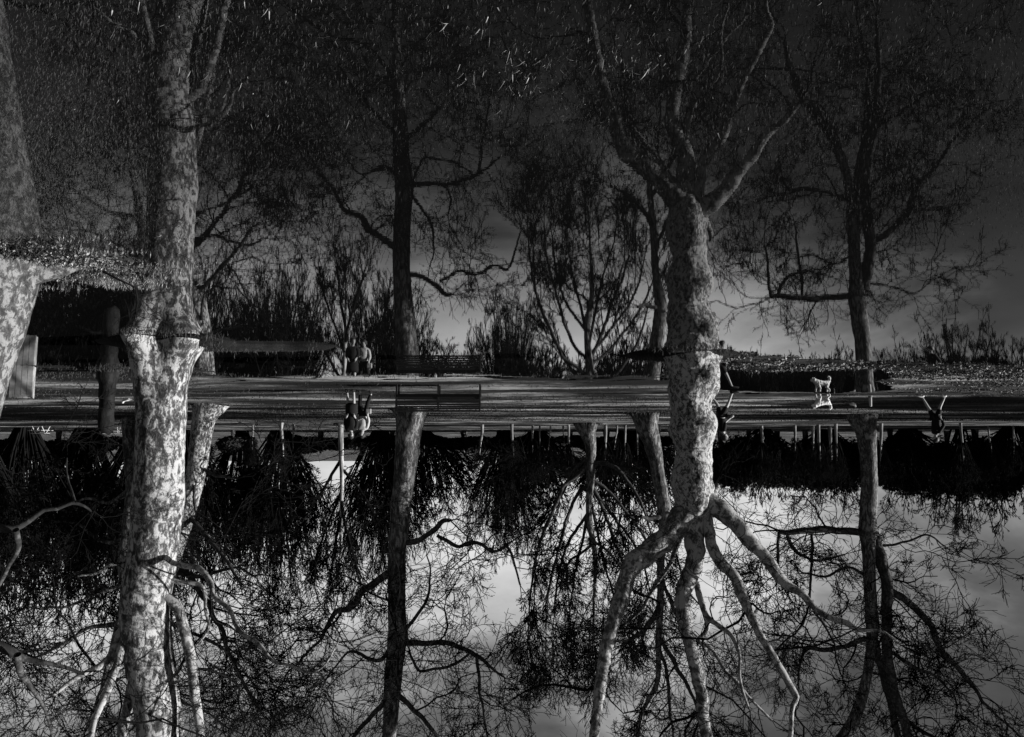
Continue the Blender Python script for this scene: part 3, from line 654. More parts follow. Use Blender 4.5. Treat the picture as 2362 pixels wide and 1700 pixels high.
# evergreen belt
G_EVER = 'dark evergreens forming the belt behind the far young trunks'
evers = []
for i, X in enumerate(range(-60, 600, 105)): evers.append((X, 100 + (i % 3) * 5, 6.0 + (i % 4) * 0.9, E2, 6.0, 'far left group, number counted from the frame edge'))
spots = ['behind the tall bare dome', 'behind the two walkers', 'behind the slim vase tree', 'behind the black trunk', 'behind the bench', 'past the bench end', 'behind the straight pale trunk',
         'beside the fan tree', 'behind the fan tree', 'behind the leaning speckled tree', 'hidden by the big plane trunk', 'next to the big plane trunk']
lab_left = ['at the very frame edge', 'over the planked bin', 'between bin and stump', 'behind the dark stump', 'behind the slender trunk', 'behind the mottled plane', 'past the mottled plane']
evl = []
for i, X in enumerate(range(-60, 640, 100)): evl.append((X, 104 + (i % 3) * 5, 4.2 + (i % 3), E2, 6.0, 'low dark evergreen ' + lab_left[i % 7]))
for i, X in enumerate(range(660, 1640, 82)): evl.append((X, 112 + (i % 3) * 4, 2.6 + (i * 7 % 4) * 0.5, E2, 6.0, 'low dark evergreen ' + spots[i]))
right = ['first after the big plane', 'above the bright fallen table', 'behind the dim trunk', 'behind the ringed trunk', 'behind the bright pair of trunks', 'just before the twin stemmed tree', 'after the twin stemmed tree',
         'before the walker with bare legs', 'behind the walker with bare legs', 'behind the crooked pale trunk', 'near the frame edge', 'cut by the frame edge']
for i, X in enumerate(range(1660, 2440, 65)): evl.append((X, 100 + (i % 3) * 6, (10.2, 9.4, 10.8, 9.8, 11.0)[i % 5] + (0.9 if X > 2050 else 0), E1, 9.2, 'tall black evergreen ' + right[i % 12]))
for i, (X, D, h, me, bh, lab) in enumerate(evl):
    planted('evergreen_tree', lab, G_EVER, 'tree', X, D, h, (('trunk', TE), ('foliage', me)), bh, i * 2.3, 1.05 if me is E1 else (1.2 if h > 4.1 else 2.3))

# unseen trees added on the sunny side so their shade stripes the field
for i, (x, y, h) in enumerate(((-56, 30, 15), (-60, 47, 16), (-66, 49, 15), (-80, 80, 18), (-90, 92, 18), (-62, 33, 14))):
    root = empty('evergreen_tree', (x, y, Hs(x, y)), 'unseen evergreen added to shade the field, ' + ('nearest of the sunny side', 'second from the viewer', 'set just behind the second', 'beyond the twin stemmed tree', 'farthest of the row', 'beside the nearest one')[i], 'tree', 'unseen trees added to shade the field', i * 1.1)
    s = h / 9.2; root.scale = (s, s, s)
    for nm, me in (('trunk', TE), ('foliage', E1)):
        o = bpy.data.objects.new(nm, me); COL.objects.link(o); o.parent = root
        if nm == 'foliage': o['kind'] = 'stuff'

for i, (x, y, s, zc) in enumerate(((-62, 30.5, 1.55, 23.0), (-60, 38.5, 1.5, 18.5), (-62, 42.5, 1.5, 18.5), (-76, 29.5, 1.5, 26.5))):  # unseen high-crowned pines, added to shade the upper trunks
    root = empty('shade_pine', (x, y, Hs(x, y)), 'unseen tall pine added to shade the trunks, ' + ('nearest the viewer', 'second from the viewer', 'third from the viewer', 'set furthest to the side')[i], 'tree', 'unseen pines added to shade the trunks', i * 1.7)
    P = np.array([[0, 0, -0.2, 0.5], [0.1, 0, 8, 0.38], [0.2, 0.1, 18, 0.3], [0.1, 0, zc + 9, 0.12]])
    link_mesh('trunk', np_mesh('trunk', *bark_tube(smooth_path(P, 1.0), 12, 0.08, 1.0, 0.1, 3)), M_DARKBARK, root)
    o = bpy.data.objects.new('foliage', E1); COL.objects.link(o); o.parent = root; o['kind'] = 'stuff'; o.location = (0, 0, zc); o.scale = (s, s, s)

# ------------------------------------------------------------------ solid helper shapes
def box_vq(cx, cy, cz, sx, sy, sz, rot=None, bev=0.0):
    c = np.array([[x, y, z] for x in (-1, 1) for y in (-1, 1) for z in (-1, 1)], float) * np.array([sx, sy, sz]) / 2
    if rot is not None: c = c @ np.array(rot).T
    c += np.array([cx, cy, cz])
    q = np.array([[0, 1, 3, 2], [4, 6, 7, 5], [0, 4, 5, 1], [2, 3, 7, 6], [0, 2, 6, 4], [1, 5, 7, 3]])
    return c, q
def solid(name, vqs, mat, parent, bev=0.004, smooth=False):
    v, q = merge(vqs); me = np_mesh(name, v, q, smooth=smooth)
    o = link_mesh(name, me, mat, parent)
    if bev:
        b = o.modifiers.new('bevel', 'BEVEL'); b.width = bev; b.segments = 2
    return o
def tube_vq(pts, radii, sides=8):
    p = np.array(pts, float)[None]; r = np.array(radii, float)[None]
    v, q = tubes(p, r, sides)
    return v, q
def capped(pts, radii, sides=10):
    """tube with rounded closed ends"""
    p = np.array(pts, float); r = np.array(radii, float)
    d0 = p[0] - p[1]; d0 /= np.linalg.norm(d0); d1 = p[-1] - p[-2]; d1 /= np.linalg.norm(d1)
    P = [p[0] + d0 * r[0] * 0.8, p[0] + d0 * r[0] * 0.5] + list(p) + [p[-1] + d1 * r[-1] * 0.5, p[-1] + d1 * r[-1] * 0.8]
    R = [r[0] * 0.05, r[0] * 0.75] + list(r) + [r[-1] * 0.75, r[-1] * 0.05]
    return tube_vq(P, R, sides)

M_IRON = plain('black_bench_paint', 0.005, 0.5, 0.3, 20)
M_PLANK_SUN = plain('sunlit_plank', 0.26, 0.85, 0.35, 5)  # paler plank copy, sunlight put into the colour of one face
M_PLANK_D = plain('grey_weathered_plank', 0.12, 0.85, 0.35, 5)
M_DARKWOOD = bark('rotten_stump_bark', 0.003, 0.010, 8, 0.5)
M_SKIN = plain('skin', 0.22, 0.6, 0.06, 5)
M_BLACK = plain('black_cloth', 0.004, 0.9, 0.3, 10)
M_PALE = plain('pale_jacket_cloth', 0.26, 0.85, 0.1, 10)
M_GREYC = plain('dark_grey_cloth', 0.03, 0.9, 0.3, 10)
M_HAIR = plain('dark_hair', 0.015, 0.6, 0.3, 30)
M_FUR = plain('white_fur', 0.5, 0.9, 0.08, 30)
M_NOSE = plain('black_nose', 0.01, 0.4, 0.1, 10)
M_FEATHER = plain('white_feathers', 0.5, 0.8, 0.08, 30)
M_SHOE = plain('pale_shoe', 0.35, 0.6, 0.1, 10)

# ------------------------------------------------------------------ bench
def bench():
    D = 23.0
    a = onground(912, D); b = onground(1109, D); Lx = abs(a.x - b.x); mid = (a + b) / 2
    t = empty('park_bench', (mid.x, D, Hs(mid.x, D)), 'long black slatted park bench facing away, standing at the water beside the tall trunk', 'bench')
    hw = Lx / 2
    # seen from behind: back towards the viewer (-y), seat beyond
    for i, (z, sz) in enumerate(((0.44, 0.10), (0.545, 0.09), (0.63, 0.06), (0.70, 0.05), (0.768, 0.05), (0.835, 0.06))):
        solid('back_slat', [box_vq(0, -0.02 - i * 0.010, z, Lx, 0.03, sz)], M_IRON, t)
    for i in range(5):
        solid('seat_slat', [box_vq(0, 0.07 + i * 0.095, 0.43, Lx, 0.08, 0.035)], M_IRON, t)
    for s in (-1, 0, 1):
        x = s * (hw - 0.03)
        lean = np.array([[1, 0, 0], [0, math.cos(0.13), -math.sin(0.13)], [0, math.sin(0.13), math.cos(0.13)]])
        solid('rear_leg', [box_vq(x, 0.02, 0.20, 0.055, 0.06, 0.46), box_vq(x, -0.005, 0.62, 0.055, 0.05, 0.44, lean.T)], M_IRON, t)
        solid('front_leg', [box_vq(x, 0.47, 0.20, 0.05, 0.05, 0.42)], M_IRON, t)
        solid('seat_bearer', [box_vq(x, 0.25, 0.395, 0.05, 0.40, 0.035)], M_IRON, t)
    solid('front_apron', [box_vq(0, 0.03, 0.36, Lx - 0.1, 0.03, 0.12)], M_IRON, t)
bench()

# ------------------------------------------------------------------ planked bin, far left
def plank_bin():
    D = 17.7; c = onground(48, D)
    t = empty('plank_bin', (c.x, D, Hs(c.x, D)), 'low square bin clad in weathered vertical planks, one side sunlit, beside the nearest trunk', 'bin', None, math.radians(-28))
    s = 0.46; hgt = 0.78; w = s / 4
    for i in range(4):
        k = -s / 2 + w * (i + 0.5)
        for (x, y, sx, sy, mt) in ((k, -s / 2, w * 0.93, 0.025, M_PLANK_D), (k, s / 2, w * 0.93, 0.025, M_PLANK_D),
                                   (-s / 2, k, 0.025, w * 0.93, M_PLANK_SUN), (s / 2, k, 0.025, w * 0.93, M_PLANK_D)):
            hh = hgt + random.uniform(-0.012, 0.012)
            solid('plank', [box_vq(x, y, hh / 2 - 0.03, sx, sy, hh)], mt, t, 0.003)
    for x, y in ((-1, -1), (-1, 1), (1, -1), (1, 1)):
        solid('corner_post', [box_vq(x * (s / 2 - 0.04), y * (s / 2 - 0.04), hgt / 2 - 0.04, 0.05, 0.05, hgt - 0.02)], M_PLANK_D, t)
    solid('inner_bin', [box_vq(0, 0, 0.36, s - 0.12, s - 0.12, 0.66)], M_IRON, t)
plank_bin()

# ------------------------------------------------------------------ dark stump
def stump():
    D = 18.6; tp = smooth_path(world_path([(247, 868, 24), (247, 885, 18), (246, 930, 16), (245, 970, 17), (244, 994, 15), (243, 998, 9)], D), 0.05)
    base = Vector(tp[0, :3]); base.z = Hs(base.x, D); tp[0, 2] = base.z - 0.1
    t = empty('tree_stump', base, 'tall dark tree stump with a blunt top beyond the mottled plane', 'stump')
    v, q = bark_tube(tp, 28, 0.12, 4.0, 0.12, 2); link_mesh('trunk', np_mesh('trunk', v - np.array(base), q), M_DARKWOOD, t)
    pts = [np.array([0.02, 0, 1.05, 0.05]), np.array([0.14, 0, 1.16, 0.035]), np.array([0.2, 0, 1.24, 0.02])]
    v, q = bark_tube(smooth_path(pts, 0.04), 8, 0.1, 4.0); link_mesh('branch_stub', np_mesh('branch_stub', v, q), M_DARKWOOD, t)
stump()

# ------------------------------------------------------------------ picnic tables far off
def picnic(X, D, lab, rz):
    t = empty('picnic_table', onground(X, D), lab, 'table', 'pale picnic tables on the far grass', rz)
    L = 1.8
    for i in range(5): solid('top_plank', [box_vq(0, -0.3 + 0.15 * i, 0.75, L, 0.135, 0.045)], M_PALE, t)
    for s in (-1, 1):
        solid('seat', [box_vq(0, s * 0.66, 0.45, L, 0.25, 0.045)], M_PALE, t)
        fr = []
        for k in (-1, 1):
            a = k * 0.55; R = np.array([[1, 0, 0], [0, math.cos(a), -math.sin(a)], [0, math.sin(a), math.cos(a)]])
            fr.append(box_vq(s * (0.65 + 0.04 * k), k * 0.27, 0.36, 0.07, 0.07, 0.88, R))
        fr.append(box_vq(s * 0.65, 0, 0.415, 0.05, 1.45, 0.06))
        solid('leg_frame', fr, M_PALE, t)
picnic(97, 80, 'pale picnic table on far grass beyond the planked bin', 0.2)
picnic(262, 84, 'pale picnic table on far grass next to the dark stump', -0.3)
picnic(1690, 96, 'pale picnic table at the foot of the dark belt beside the striding man', 0.1)

# ------------------------------------------------------------------ creatures
def skin_mesh(name, verts, edges, radii, root=0, sub=2):
    me = bpy.data.meshes.new(name); me.from_pydata([tuple(v) for v in verts], edges, [])
    o = bpy.data.objects.new('tmp', me); COL.objects.link(o)
    o.modifiers.new('s', 'SKIN')
    sk = me.skin_vertices[0].data
    for i, r in enumerate(radii):
        rr = r if isinstance(r, tuple) else (r, r)
        sk[i].radius = rr
        sk[i].use_root = (i == root)
    sb = o.modifiers.new('d', 'SUBSURF'); sb.levels = sub; sb.render_levels = sub
    dg = bpy.context.evaluated_depsgraph_get(); dg.update()
    r = bpy.data.meshes.new_from_object(o.evaluated_get(dg)); r.name = name
    bpy.data.objects.remove(o); bpy.data.meshes.remove(me)
    for p in r.polygons: p.use_smooth = True
    return r
def join_me(name, mes):
    V = []; F = []; o = 0
    for me in mes:
        V += [tuple(v.co) for v in me.vertices]; F += [tuple(i + o for i in p.vertices) for p in me.polygons]; o += len(me.vertices)
    r = bpy.data.meshes.new(name); r.from_pydata(V, [], F)
    for p in r.polygons: p.use_smooth = True
    return r
def vq_me(name, vqs):
    v, q = merge(vqs); return np_mesh(name, v, q)

def head_vq(c, f, r=0.105):
    """ovoid head with nose, brow and ears; f = unit facing (x,y)"""
    n1, n2 = 14, 18; V = []
    s = (-f[1], f[0])
    for i in range(n1 + 1):
        th = math.pi * i / n1
        for k in range(n2):
            a = 2 * math.pi * k / n2
            lx = math.sin(th) * math.cos(a); ly = math.sin(th) * math.sin(a); lz = math.cos(th)
            X_ = lx * 0.98 * r; Y_ = ly * 0.78 * r; Z_ = lz * 1.22 * r
            if lz < -0.2: X_ *= 0.86; Y_ *= 0.85
            g = math.exp(-((a if a < math.pi else a - 2 * math.pi) / 0.22) ** 2)
            X_ += g * 0.024 * math.exp(-((lz + 0.12) / 0.22) ** 2)      # nose
            X_ += 0.008 * math.exp(-((lz - 0.22) / 0.1) ** 2) * (1 if lx > 0.5 else 0)   # brow
            X_ += g * 0.008 * math.exp(-((lz + 0.52) / 0.10) ** 2)      # lips
            V.append((c[0] + f[0] * X_ + s[0] * Y_, c[1] + f[1] * X_ + s[1] * Y_, c[2] + Z_))
    idx = np.arange((n1 + 1) * n2).reshape(n1 + 1, n2); a = idx[:-1]; b = idx[1:]
    q = np.stack([a, np.roll(a, -1, 1), np.roll(b, -1, 1), b], -1).reshape(-1, 4)
    parts = [(np.array(V), q)]
    for k in (-1, 1):
        e = np.array([c[0] + s[0] * k * r * 0.80, c[1] + s[1] * k * r * 0.80, c[2] - 0.01])
        parts.append(capped([e - np.array([0, 0, 0.022]), e + np.array([0, 0, 0.022])], [0.014, 0.018], 8))
    return parts
def hand_vqs(w, d, side):
    """palm and five bent fingers from wrist w pointing along d"""
    w = np.array(w, float); d = np.array(d, float); d /= np.linalg.norm(d)
    n = np.cross(d, side); n /= np.linalg.norm(n); s = np.cross(n, d)
    out_ = [capped([w, w + d * 0.045, w + d * 0.09], [0.028, 0.038, 0.034], 10)]
    for k, (o, L) in enumerate(((-0.027, 0.060), (-0.009, 0.072), (0.009, 0.068), (0.026, 0.052))):
        b = w + d * 0.085 + s * o
        out_.append(capped([b, b + d * L * 0.55 + n * 0.006, b + d * L * 0.9 + n * 0.026], [0.010, 0.009, 0.008], 7))
    b = w + d * 0.03 - s * 0.030
    out_.append(capped([b, b + d * 0.03 - s * 0.026, b + d * 0.058 - s * 0.030 + n * 0.012], [0.012, 0.011, 0.009], 7))
    return out_

def person(label, loc, J, face, cloth):
    """J: joints dict in metres, local; cloth: list of clothing parts"""
    t = empty('person', loc, label, 'person')
    names = ['pelvis', 'waist', 'chest', 'neckb', 'neck', 'headb',
             'shL', 'elL', 'wrL', 'shR', 'elR', 'wrR', 'hipL', 'knL', 'anL', 'ballL', 'hipR', 'knR', 'anR', 'ballR']
    V = [J[n] for n in names]
    E = [(0, 1), (1, 2), (2, 3), (3, 4), (4, 5), (3, 6), (6, 7), (7, 8), (3, 9), (9, 10), (10, 11), (0, 12), (12, 13), (13, 14), (14, 15), (0, 16), (16, 17), (17, 18), (18, 19)]
    R = [(0.135, 0.105), (0.12, 0.09), (0.14, 0.10), (0.07, 0.06), 0.052, 0.05, 0.06, 0.043, 0.028, 0.06, 0.043, 0.028,
         0.09, 0.056, 0.036, 0.034, 0.09, 0.056, 0.036, 0.034]
    body = skin_mesh('body', V, E, R)
    hv = head_vq(J['head'], face)
    for w, e_, sd in (('wrL', 'elL', 1), ('wrR', 'elR', -1)):
        d = np.array(J[w]) - np.array(J[e_]); hv += hand_vqs(J[w], d, (face[0], face[1], 0.2))
    extra = vq_me('h', hv)
    link_mesh('body', join_me('body', [body, extra]), M_SKIN, t)
    # hair: cap over crown and back
    c = np.array(J['head'], float); f = np.array([face[0], face[1], 0.0])
    n1, n2 = 9, 18; V = []
    for i in range(n1 + 1):
        th = math.pi * 0.62 * i / n1
        for k in range(n2):
            a = 2 * math.pi * k / n2; s = np.array([-f[1], f[0], 0])
            d = f * math.sin(th) * math.cos(a) + s * math.sin(th) * math.sin(a) * 0.86 + np.array([0, 0, 1]) * math.cos(th)
            rr = 0.123 * (1 + 0.10 * mnoise.noise(Vector(d) * 6)); lift = max(0.0, math.cos(a)) * 0.055 * i / n1
            V.append(c - f * 0.018 + d * np.array([1, 1, 1.12]) * rr + np.array([0, 0, lift * 1.2]))
    idx = np.arange((n1 + 1) * n2).reshape(n1 + 1, n2); a = idx[:-1]; b = idx[1:]
    link_mesh('hair', np_mesh('hair', V, np.stack([a, np.roll(a, -1, 1), np.roll(b, -1, 1), b], -1).reshape(-1, 4)), M_HAIR, t)
    for nm, joints, edges, radii, mt in cloth:
        link_mesh(nm, skin_mesh(nm, [J[j] if isinstance(j, str) else j for j in joints], edges, radii), mt, t)
    return t
def shoes(t, J, mt, f):
    for s in 'LR':
        a = np.array(J['an' + s]); b = np.array(J['ball' + s]); d = (b - a); d[2] = 0; d = d / max(1e-6, np.linalg.norm(d))
        heel = a - d * 0.05; heel[2] = a[2] - 0.055; toe = b + d * 0.09; toe[2] = b[2] + 0.005
        link_mesh('shoe', vq_me('shoe', [capped([heel, a + d * 0.02 - np.array([0, 0, 0.03]), b + d * 0.01, toe], [0.045, 0.052, 0.046, 0.032], 12)]), mt, t)

def lerp(a, b, k): return tuple(np.array(a) * (1 - k) + np.array(b) * k)

# the striding walker with bare legs (target right): image right is world -x
def walker():
    D = 28.0; g = onground(2158, D); k = px(D)
    J = dict(pelvis=(0.0, 0, 0.92), waist=(0.02, 0, 1.08), chest=(0.04, 0, 1.33), neckb=(0.05, 0, 1.50), neck=(0.06, 0, 1.56), headb=(0.07, 0, 1.62), head=(0.08, 0, 1.70),
             shL=(0.04, 0.19, 1.44), elL=(-0.10, 0.24, 1.20), wrL=(0.02, 0.22, 1.00), shR=(0.04, -0.19, 1.44), elR=(-0.14, -0.24, 1.18), wrR=(-0.05, -0.20, 0.92),
             hipL=(0.0, 0.10, 0.88), knL=(0.22, 0.10, 0.52), anL=(0.44, 0.09, 0.12), ballL=(0.58, 0.09, 0.06),
             hipR=(0.0, -0.10, 0.88), knR=(-0.10, -0.10, 0.50), anR=(-0.30, -0.10, 0.13), ballR=(-0.20, -0.10, 0.05))
    t = person('walker in dark jacket and shorts with bare legs wide apart in mid stride', g, J, (1, 0), [
        ('jacket', ['pelvis', 'waist', 'chest', 'neckb', 'shL', 'elL', lerp(J['elL'], J['wrL'], 0.75), 'shR', 'elR', lerp(J['elR'], J['wrR'], 0.75)],
         [(0, 1), (1, 2), (2, 3), (3, 4), (4, 5), (5, 6), (3, 7), (7, 8), (8, 9)], [(0.19, 0.17), (0.18, 0.16), (0.19, 0.16), (0.10, 0.09), 0.08, 0.062, 0.05, 0.08, 0.062, 0.05], M_BLACK),
        ('shorts', ['pelvis', 'hipL', lerp(J['hipL'], J['knL'], 0.85), 'hipR', lerp(J['hipR'], J['knR'], 0.85)], [(0, 1), (1, 2), (0, 3), (3, 4)], [(0.17, 0.14), 0.115, 0.095, 0.115, 0.095], M_BLACK)])
    shoes(t, J, M_SHOE, (1, 0))
walker()
def strider():
    D = 26.0; g = onground(1664, D)
    J = dict(pelvis=(0.0, 0, 0.90), waist=(0.0, 0, 1.05), chest=(-0.01, 0, 1.28), neckb=(-0.03, 0, 1.45), neck=(-0.05, 0, 1.51), headb=(-0.07, 0, 1.57), head=(-0.09, 0, 1.64),
             shL=(-0.02, -0.18, 1.39), elL=(-0.06, -0.23, 1.12), wrL=(-0.26, -0.20, 0.98), shR=(-0.02, 0.18, 1.39), elR=(0.16, 0.22, 1.16), wrR=(0.02, 0.22, 1.00),
             hipL=(0.0, -0.10, 0.86), knL=(-0.20, -0.10, 0.50), anL=(-0.36, -0.10, 0.12), ballL=(-0.50, -0.10, 0.08),
             hipR=(0.0, 0.10, 0.86), knR=(0.12, 0.10, 0.48), anR=(0.38, 0.10, 0.14), ballR=(0.30, 0.10, 0.05))
    t = person('striding man in dark top and shorts half hidden behind the big plane, curly hair', g, J, (-1, 0), [
        ('shirt', ['pelvis', 'waist', 'chest', 'neckb', 'shL', 'elL', 'shR', 'elR'],
         [(0, 1), (1, 2), (2, 3), (3, 4), (4, 5), (3, 6), (6, 7)], [(0.17, 0.14), (0.16, 0.13), (0.17, 0.14), (0.09, 0.08), 0.075, 0.06, 0.075, 0.06], M_BLACK),
        ('shorts', ['pelvis', 'hipL', lerp(J['hipL'], J['knL'], 0.8), 'hipR', lerp(J['hipR'], J['knR'], 0.8)], [(0, 1), (1, 2), (0, 3), (3, 4)], [(0.16, 0.13), 0.115, 0.10, 0.115, 0.10], M_BLACK)])
    shoes(t, J, M_BLACK, (-1, 0))
strider()
def coat_person():
    D = 25.0; g = onground(811, D)
    J = dict(pelvis=(0, 0, 0.86), waist=(0, 0, 1.0), chest=(0, 0, 1.2), neckb=(0, 0, 1.36), neck=(0, -0.01, 1.41), headb=(0, -0.02, 1.46), head=(-0.01, -0.03, 1.54),
             shL=(0.17, 0, 1.30), elL=(0.20, -0.02, 1.06), wrL=(0.14, -0.12, 0.94), shR=(-0.17, 0, 1.30), elR=(-0.20, -0.02, 1.06), wrR=(-0.15, -0.12, 0.94),
             hipL=(0.09, 0, 0.82), knL=(0.12, -0.03, 0.45), anL=(0.17, 0.06, 0.10), ballL=(0.17, -0.06, 0.04),
             hipR=(-0.09, 0, 0.82), knR=(-0.09, -0.06, 0.45), anR=(-0.09, -0.10, 0.09), ballR=(-0.09, -0.22, 0.04))
    t = person('walker in a long straight black coat, pale shins, shorter companion alongside', g, J, (-0.5, -0.866), [
        ('long_coat', [(0, -0.01, 0.42), (0, 0, 0.62), 'pelvis', 'waist', 'chest', 'neckb', 'shL', 'elL', lerp(J['elL'], J['wrL'], 0.8), 'shR', 'elR', lerp(J['elR'], J['wrR'], 0.8)],
         [(0, 1), (1, 2), (2, 3), (3, 4), (4, 5), (5, 6), (6, 7), (7, 8), (5, 9), (9, 10), (10, 11)],
         [(0.25, 0.21), (0.23, 0.19), (0.21, 0.17), (0.18, 0.15), (0.19, 0.15), (0.10, 0.09), 0.08, 0.065, 0.055, 0.08, 0.065, 0.055], M_BLACK)])
    shoes(t, J, M_BLACK, (0, -1))
coat_person()
def pale_person():
    D = 25.3; g = onground(838, D)
    J = dict(pelvis=(0, 0, 0.84), waist=(0, 0, 0.98), chest=(0.01, -0.01, 1.18), neckb=(0.01, 0, 1.33), neck=(0.01, -0.01, 1.38), headb=(0.01, -0.02, 1.43), head=(0.01, -0.03, 1.50),
             shL=(0.16, 0, 1.27), elL=(0.22, -0.04, 1.02), wrL=(0.08, -0.20, 0.98), shR=(-0.15, 0, 1.27), elR=(-0.21, -0.05, 1.02), wrR=(-0.20, -0.18, 0.88),
             hipL=(0.09, 0, 0.80), knL=(0.10, -0.06, 0.44), anL=(0.12, 0.02, 0.09), ballL=(0.12, -0.10, 0.04),
             hipR=(-0.09, 0, 0.80), knR=(-0.15, -0.04, 0.44), anR=(-0.26, 0.02, 0.10), ballR=(-0.26, -0.10, 0.04))
    t = person('shorter walker in a pale jacket and dark trousers next to the black coat', g, J, (0.2, -0.98), [
        ('jacket', ['pelvis', 'waist', 'chest', 'neckb', 'shL', 'elL', lerp(J['elL'], J['wrL'], 0.85), 'shR', 'elR', lerp(J['elR'], J['wrR'], 0.85)],
         [(0, 1), (1, 2), (2, 3), (3, 4), (4, 5), (5, 6), (3, 7), (7, 8), (8, 9)], [(0.15, 0.12), (0.14, 0.115), (0.155, 0.12), (0.075, 0.07), 0.066, 0.052, 0.042, 0.066, 0.052, 0.042], M_PALE),
        ('trousers', ['pelvis', 'hipL', 'knL', lerp(J['knL'], J['anL'], 0.9), 'hipR', 'knR', lerp(J['knR'], J['anR'], 0.9)],
         [(0, 1), (1, 2), (2, 3), (0, 4), (4, 5), (5, 6)], [(0.15, 0.12), 0.105, 0.078, 0.065, 0.105, 0.078, 0.065], M_BLACK)])
    shoes(t, J, M_BLACK, (0, -1))
    b = empty('shoulder_bag', (g.x - 0.22, g.y - 0.16, g.z + 0.60), 'pale bag hanging from the hand of the walker in the pale jacket', 'bag')
    solid('bag_body', [box_vq(0, 0, 0.11, 0.17, 0.07, 0.17)], M_PALE, b, 0.02)
    solid('handle', [tube_vq([(-0.07, 0, 0.19), (-0.04, 0, 0.27), (0.04, 0, 0.27), (0.07, 0, 0.19)], [0.008] * 4, 6)], M_GREYC, b, 0)
pale_person()

def dog():
    D = 27.5; g = onground(1898, D)
    # faces image left = world +x
    V = [(-0.20, 0, 0.36), (0.0, 0, 0.35), (0.18, 0, 0.37), (0.26, 0, 0.46), (0.34, 0, 0.50), (0.43, 0, 0.46),
         (0.17, 0.07, 0.30), (0.20, 0.08, 0.16), (0.22, 0.08, 0.03), (0.15, -0.07, 0.30), (0.10, -0.08, 0.17), (0.14, -0.08, 0.03),
         (-0.20, 0.07, 0.30), (-0.24, 0.08, 0.17), (-0.20, 0.08, 0.03), (-0.19, -0.07, 0.30), (-0.12, -0.08, 0.20), (-0.24, -0.08, 0.13), (-0.22, -0.08, 0.03),
         (-0.28, 0, 0.44), (-0.30, 0, 0.56), (-0.22, 0, 0.62)]
    E = [(0, 1), (1, 2), (2, 3), (3, 4), (4, 5), (2, 6), (6, 7), (7, 8), (2, 9), (9, 10), (10, 11), (0, 12), (12, 13), (13, 14), (0, 15), (15, 16), (16, 17), (17, 18), (0, 19), (19, 20), (20, 21)]
    R = [0.105, 0.10, 0.115, 0.085, 0.088, 0.038, 0.055, 0.036, 0.032, 0.055, 0.036, 0.032, 0.06, 0.036, 0.032, 0.06, 0.045, 0.034, 0.032, 0.045, 0.055, 0.04]
    me = skin_mesh('body', V, E, R, sub=3)
    for v in me.vertices:
        n = mnoise.noise(v.co * 22) * 0.014; d = Vector(v.normal); v.co += d * n
    t = empty('dog', g, 'small white fluffy dog trotting with its tail curled up on the wet grass', 'dog')
    link_mesh('body', me, M_FUR, t)
    link_mesh('nose', vq_me('nose', [capped([(0.455, 0, 0.465), (0.475, 0, 0.465)], [0.016, 0.014], 8)]), M_NOSE, t)
    for s in (-1, 1):
        link_mesh('ear', vq_me('ear', [capped([(0.32, s * 0.06, 0.57), (0.30, s * 0.10, 0.51), (0.31, s * 0.105, 0.45)], [0.02, 0.032, 0.02], 8)]), M_FUR, t)
        link_mesh('eye', vq_me('eye', [capped([(0.40, s * 0.038, 0.52), (0.41, s * 0.040, 0.52)], [0.010, 0.009], 6)]), M_NOSE, t)
dog()

def gull(X, D, lab, rz):
    t = empty('gull', onground(X, D), lab, 'bird', 'white gulls standing at the water', rz)
    V = [(-0.16, 0, 0.17), (-0.05, 0, 0.18), (0.08, 0, 0.20), (0.13, 0, 0.27), (0.16, 0, 0.32)]
    me = skin_mesh('body', V, [(0, 1), (1, 2), (2, 3), (3, 4)], [0.03, 0.07, 0.065, 0.035, 0.04])
    link_mesh('body', me, M_FEATHER, t)
    link_mesh('beak', vq_me('beak', [capped([(0.19, 0, 0.32), (0.245, 0, 0.305)], [0.012, 0.005], 6)]), M_GREYC, t)
    for s in (-1, 1):
        link_mesh('wing', vq_me('wing', [capped([(0.08, s * 0.055, 0.22), (-0.06, s * 0.065, 0.21), (-0.24, s * 0.03, 0.17)], [0.03, 0.035, 0.012], 8)]), M_PALE, t)
        link_mesh('leg', vq_me('leg', [capped([(0.0, s * 0.03, 0.13), (0.0, s * 0.03, 0.01), (0.04, s * 0.035, 0.0)], [0.006, 0.006, 0.008], 6)]), M_GREYC, t)
gull(290, 27.0, 'white gull standing on the bank beside the mottled plane', 0.3)
gull(1968, 31.0, 'white gull on the strip of grass behind the dog', 2.6)

# small pale marker post behind the dog
def marker():
    t = empty('marker_post', onground(2008, 29.0), 'short pale marker post on the grass behind the fluffy dog', 'post')
    link_mesh('post', vq_me('post', [capped([(0, 0, -0.05), (0, 0, 0.20), (0.0, 0, 0.40)], [0.06, 0.058, 0.05], 14)]), M_PALE, t)
    link_mesh('foot_collar', vq_me('foot_collar', [capped([(0, 0, 0.0), (0, 0, 0.04)], [0.085, 0.08], 14)]), M_PLANK_D, t)
marker()

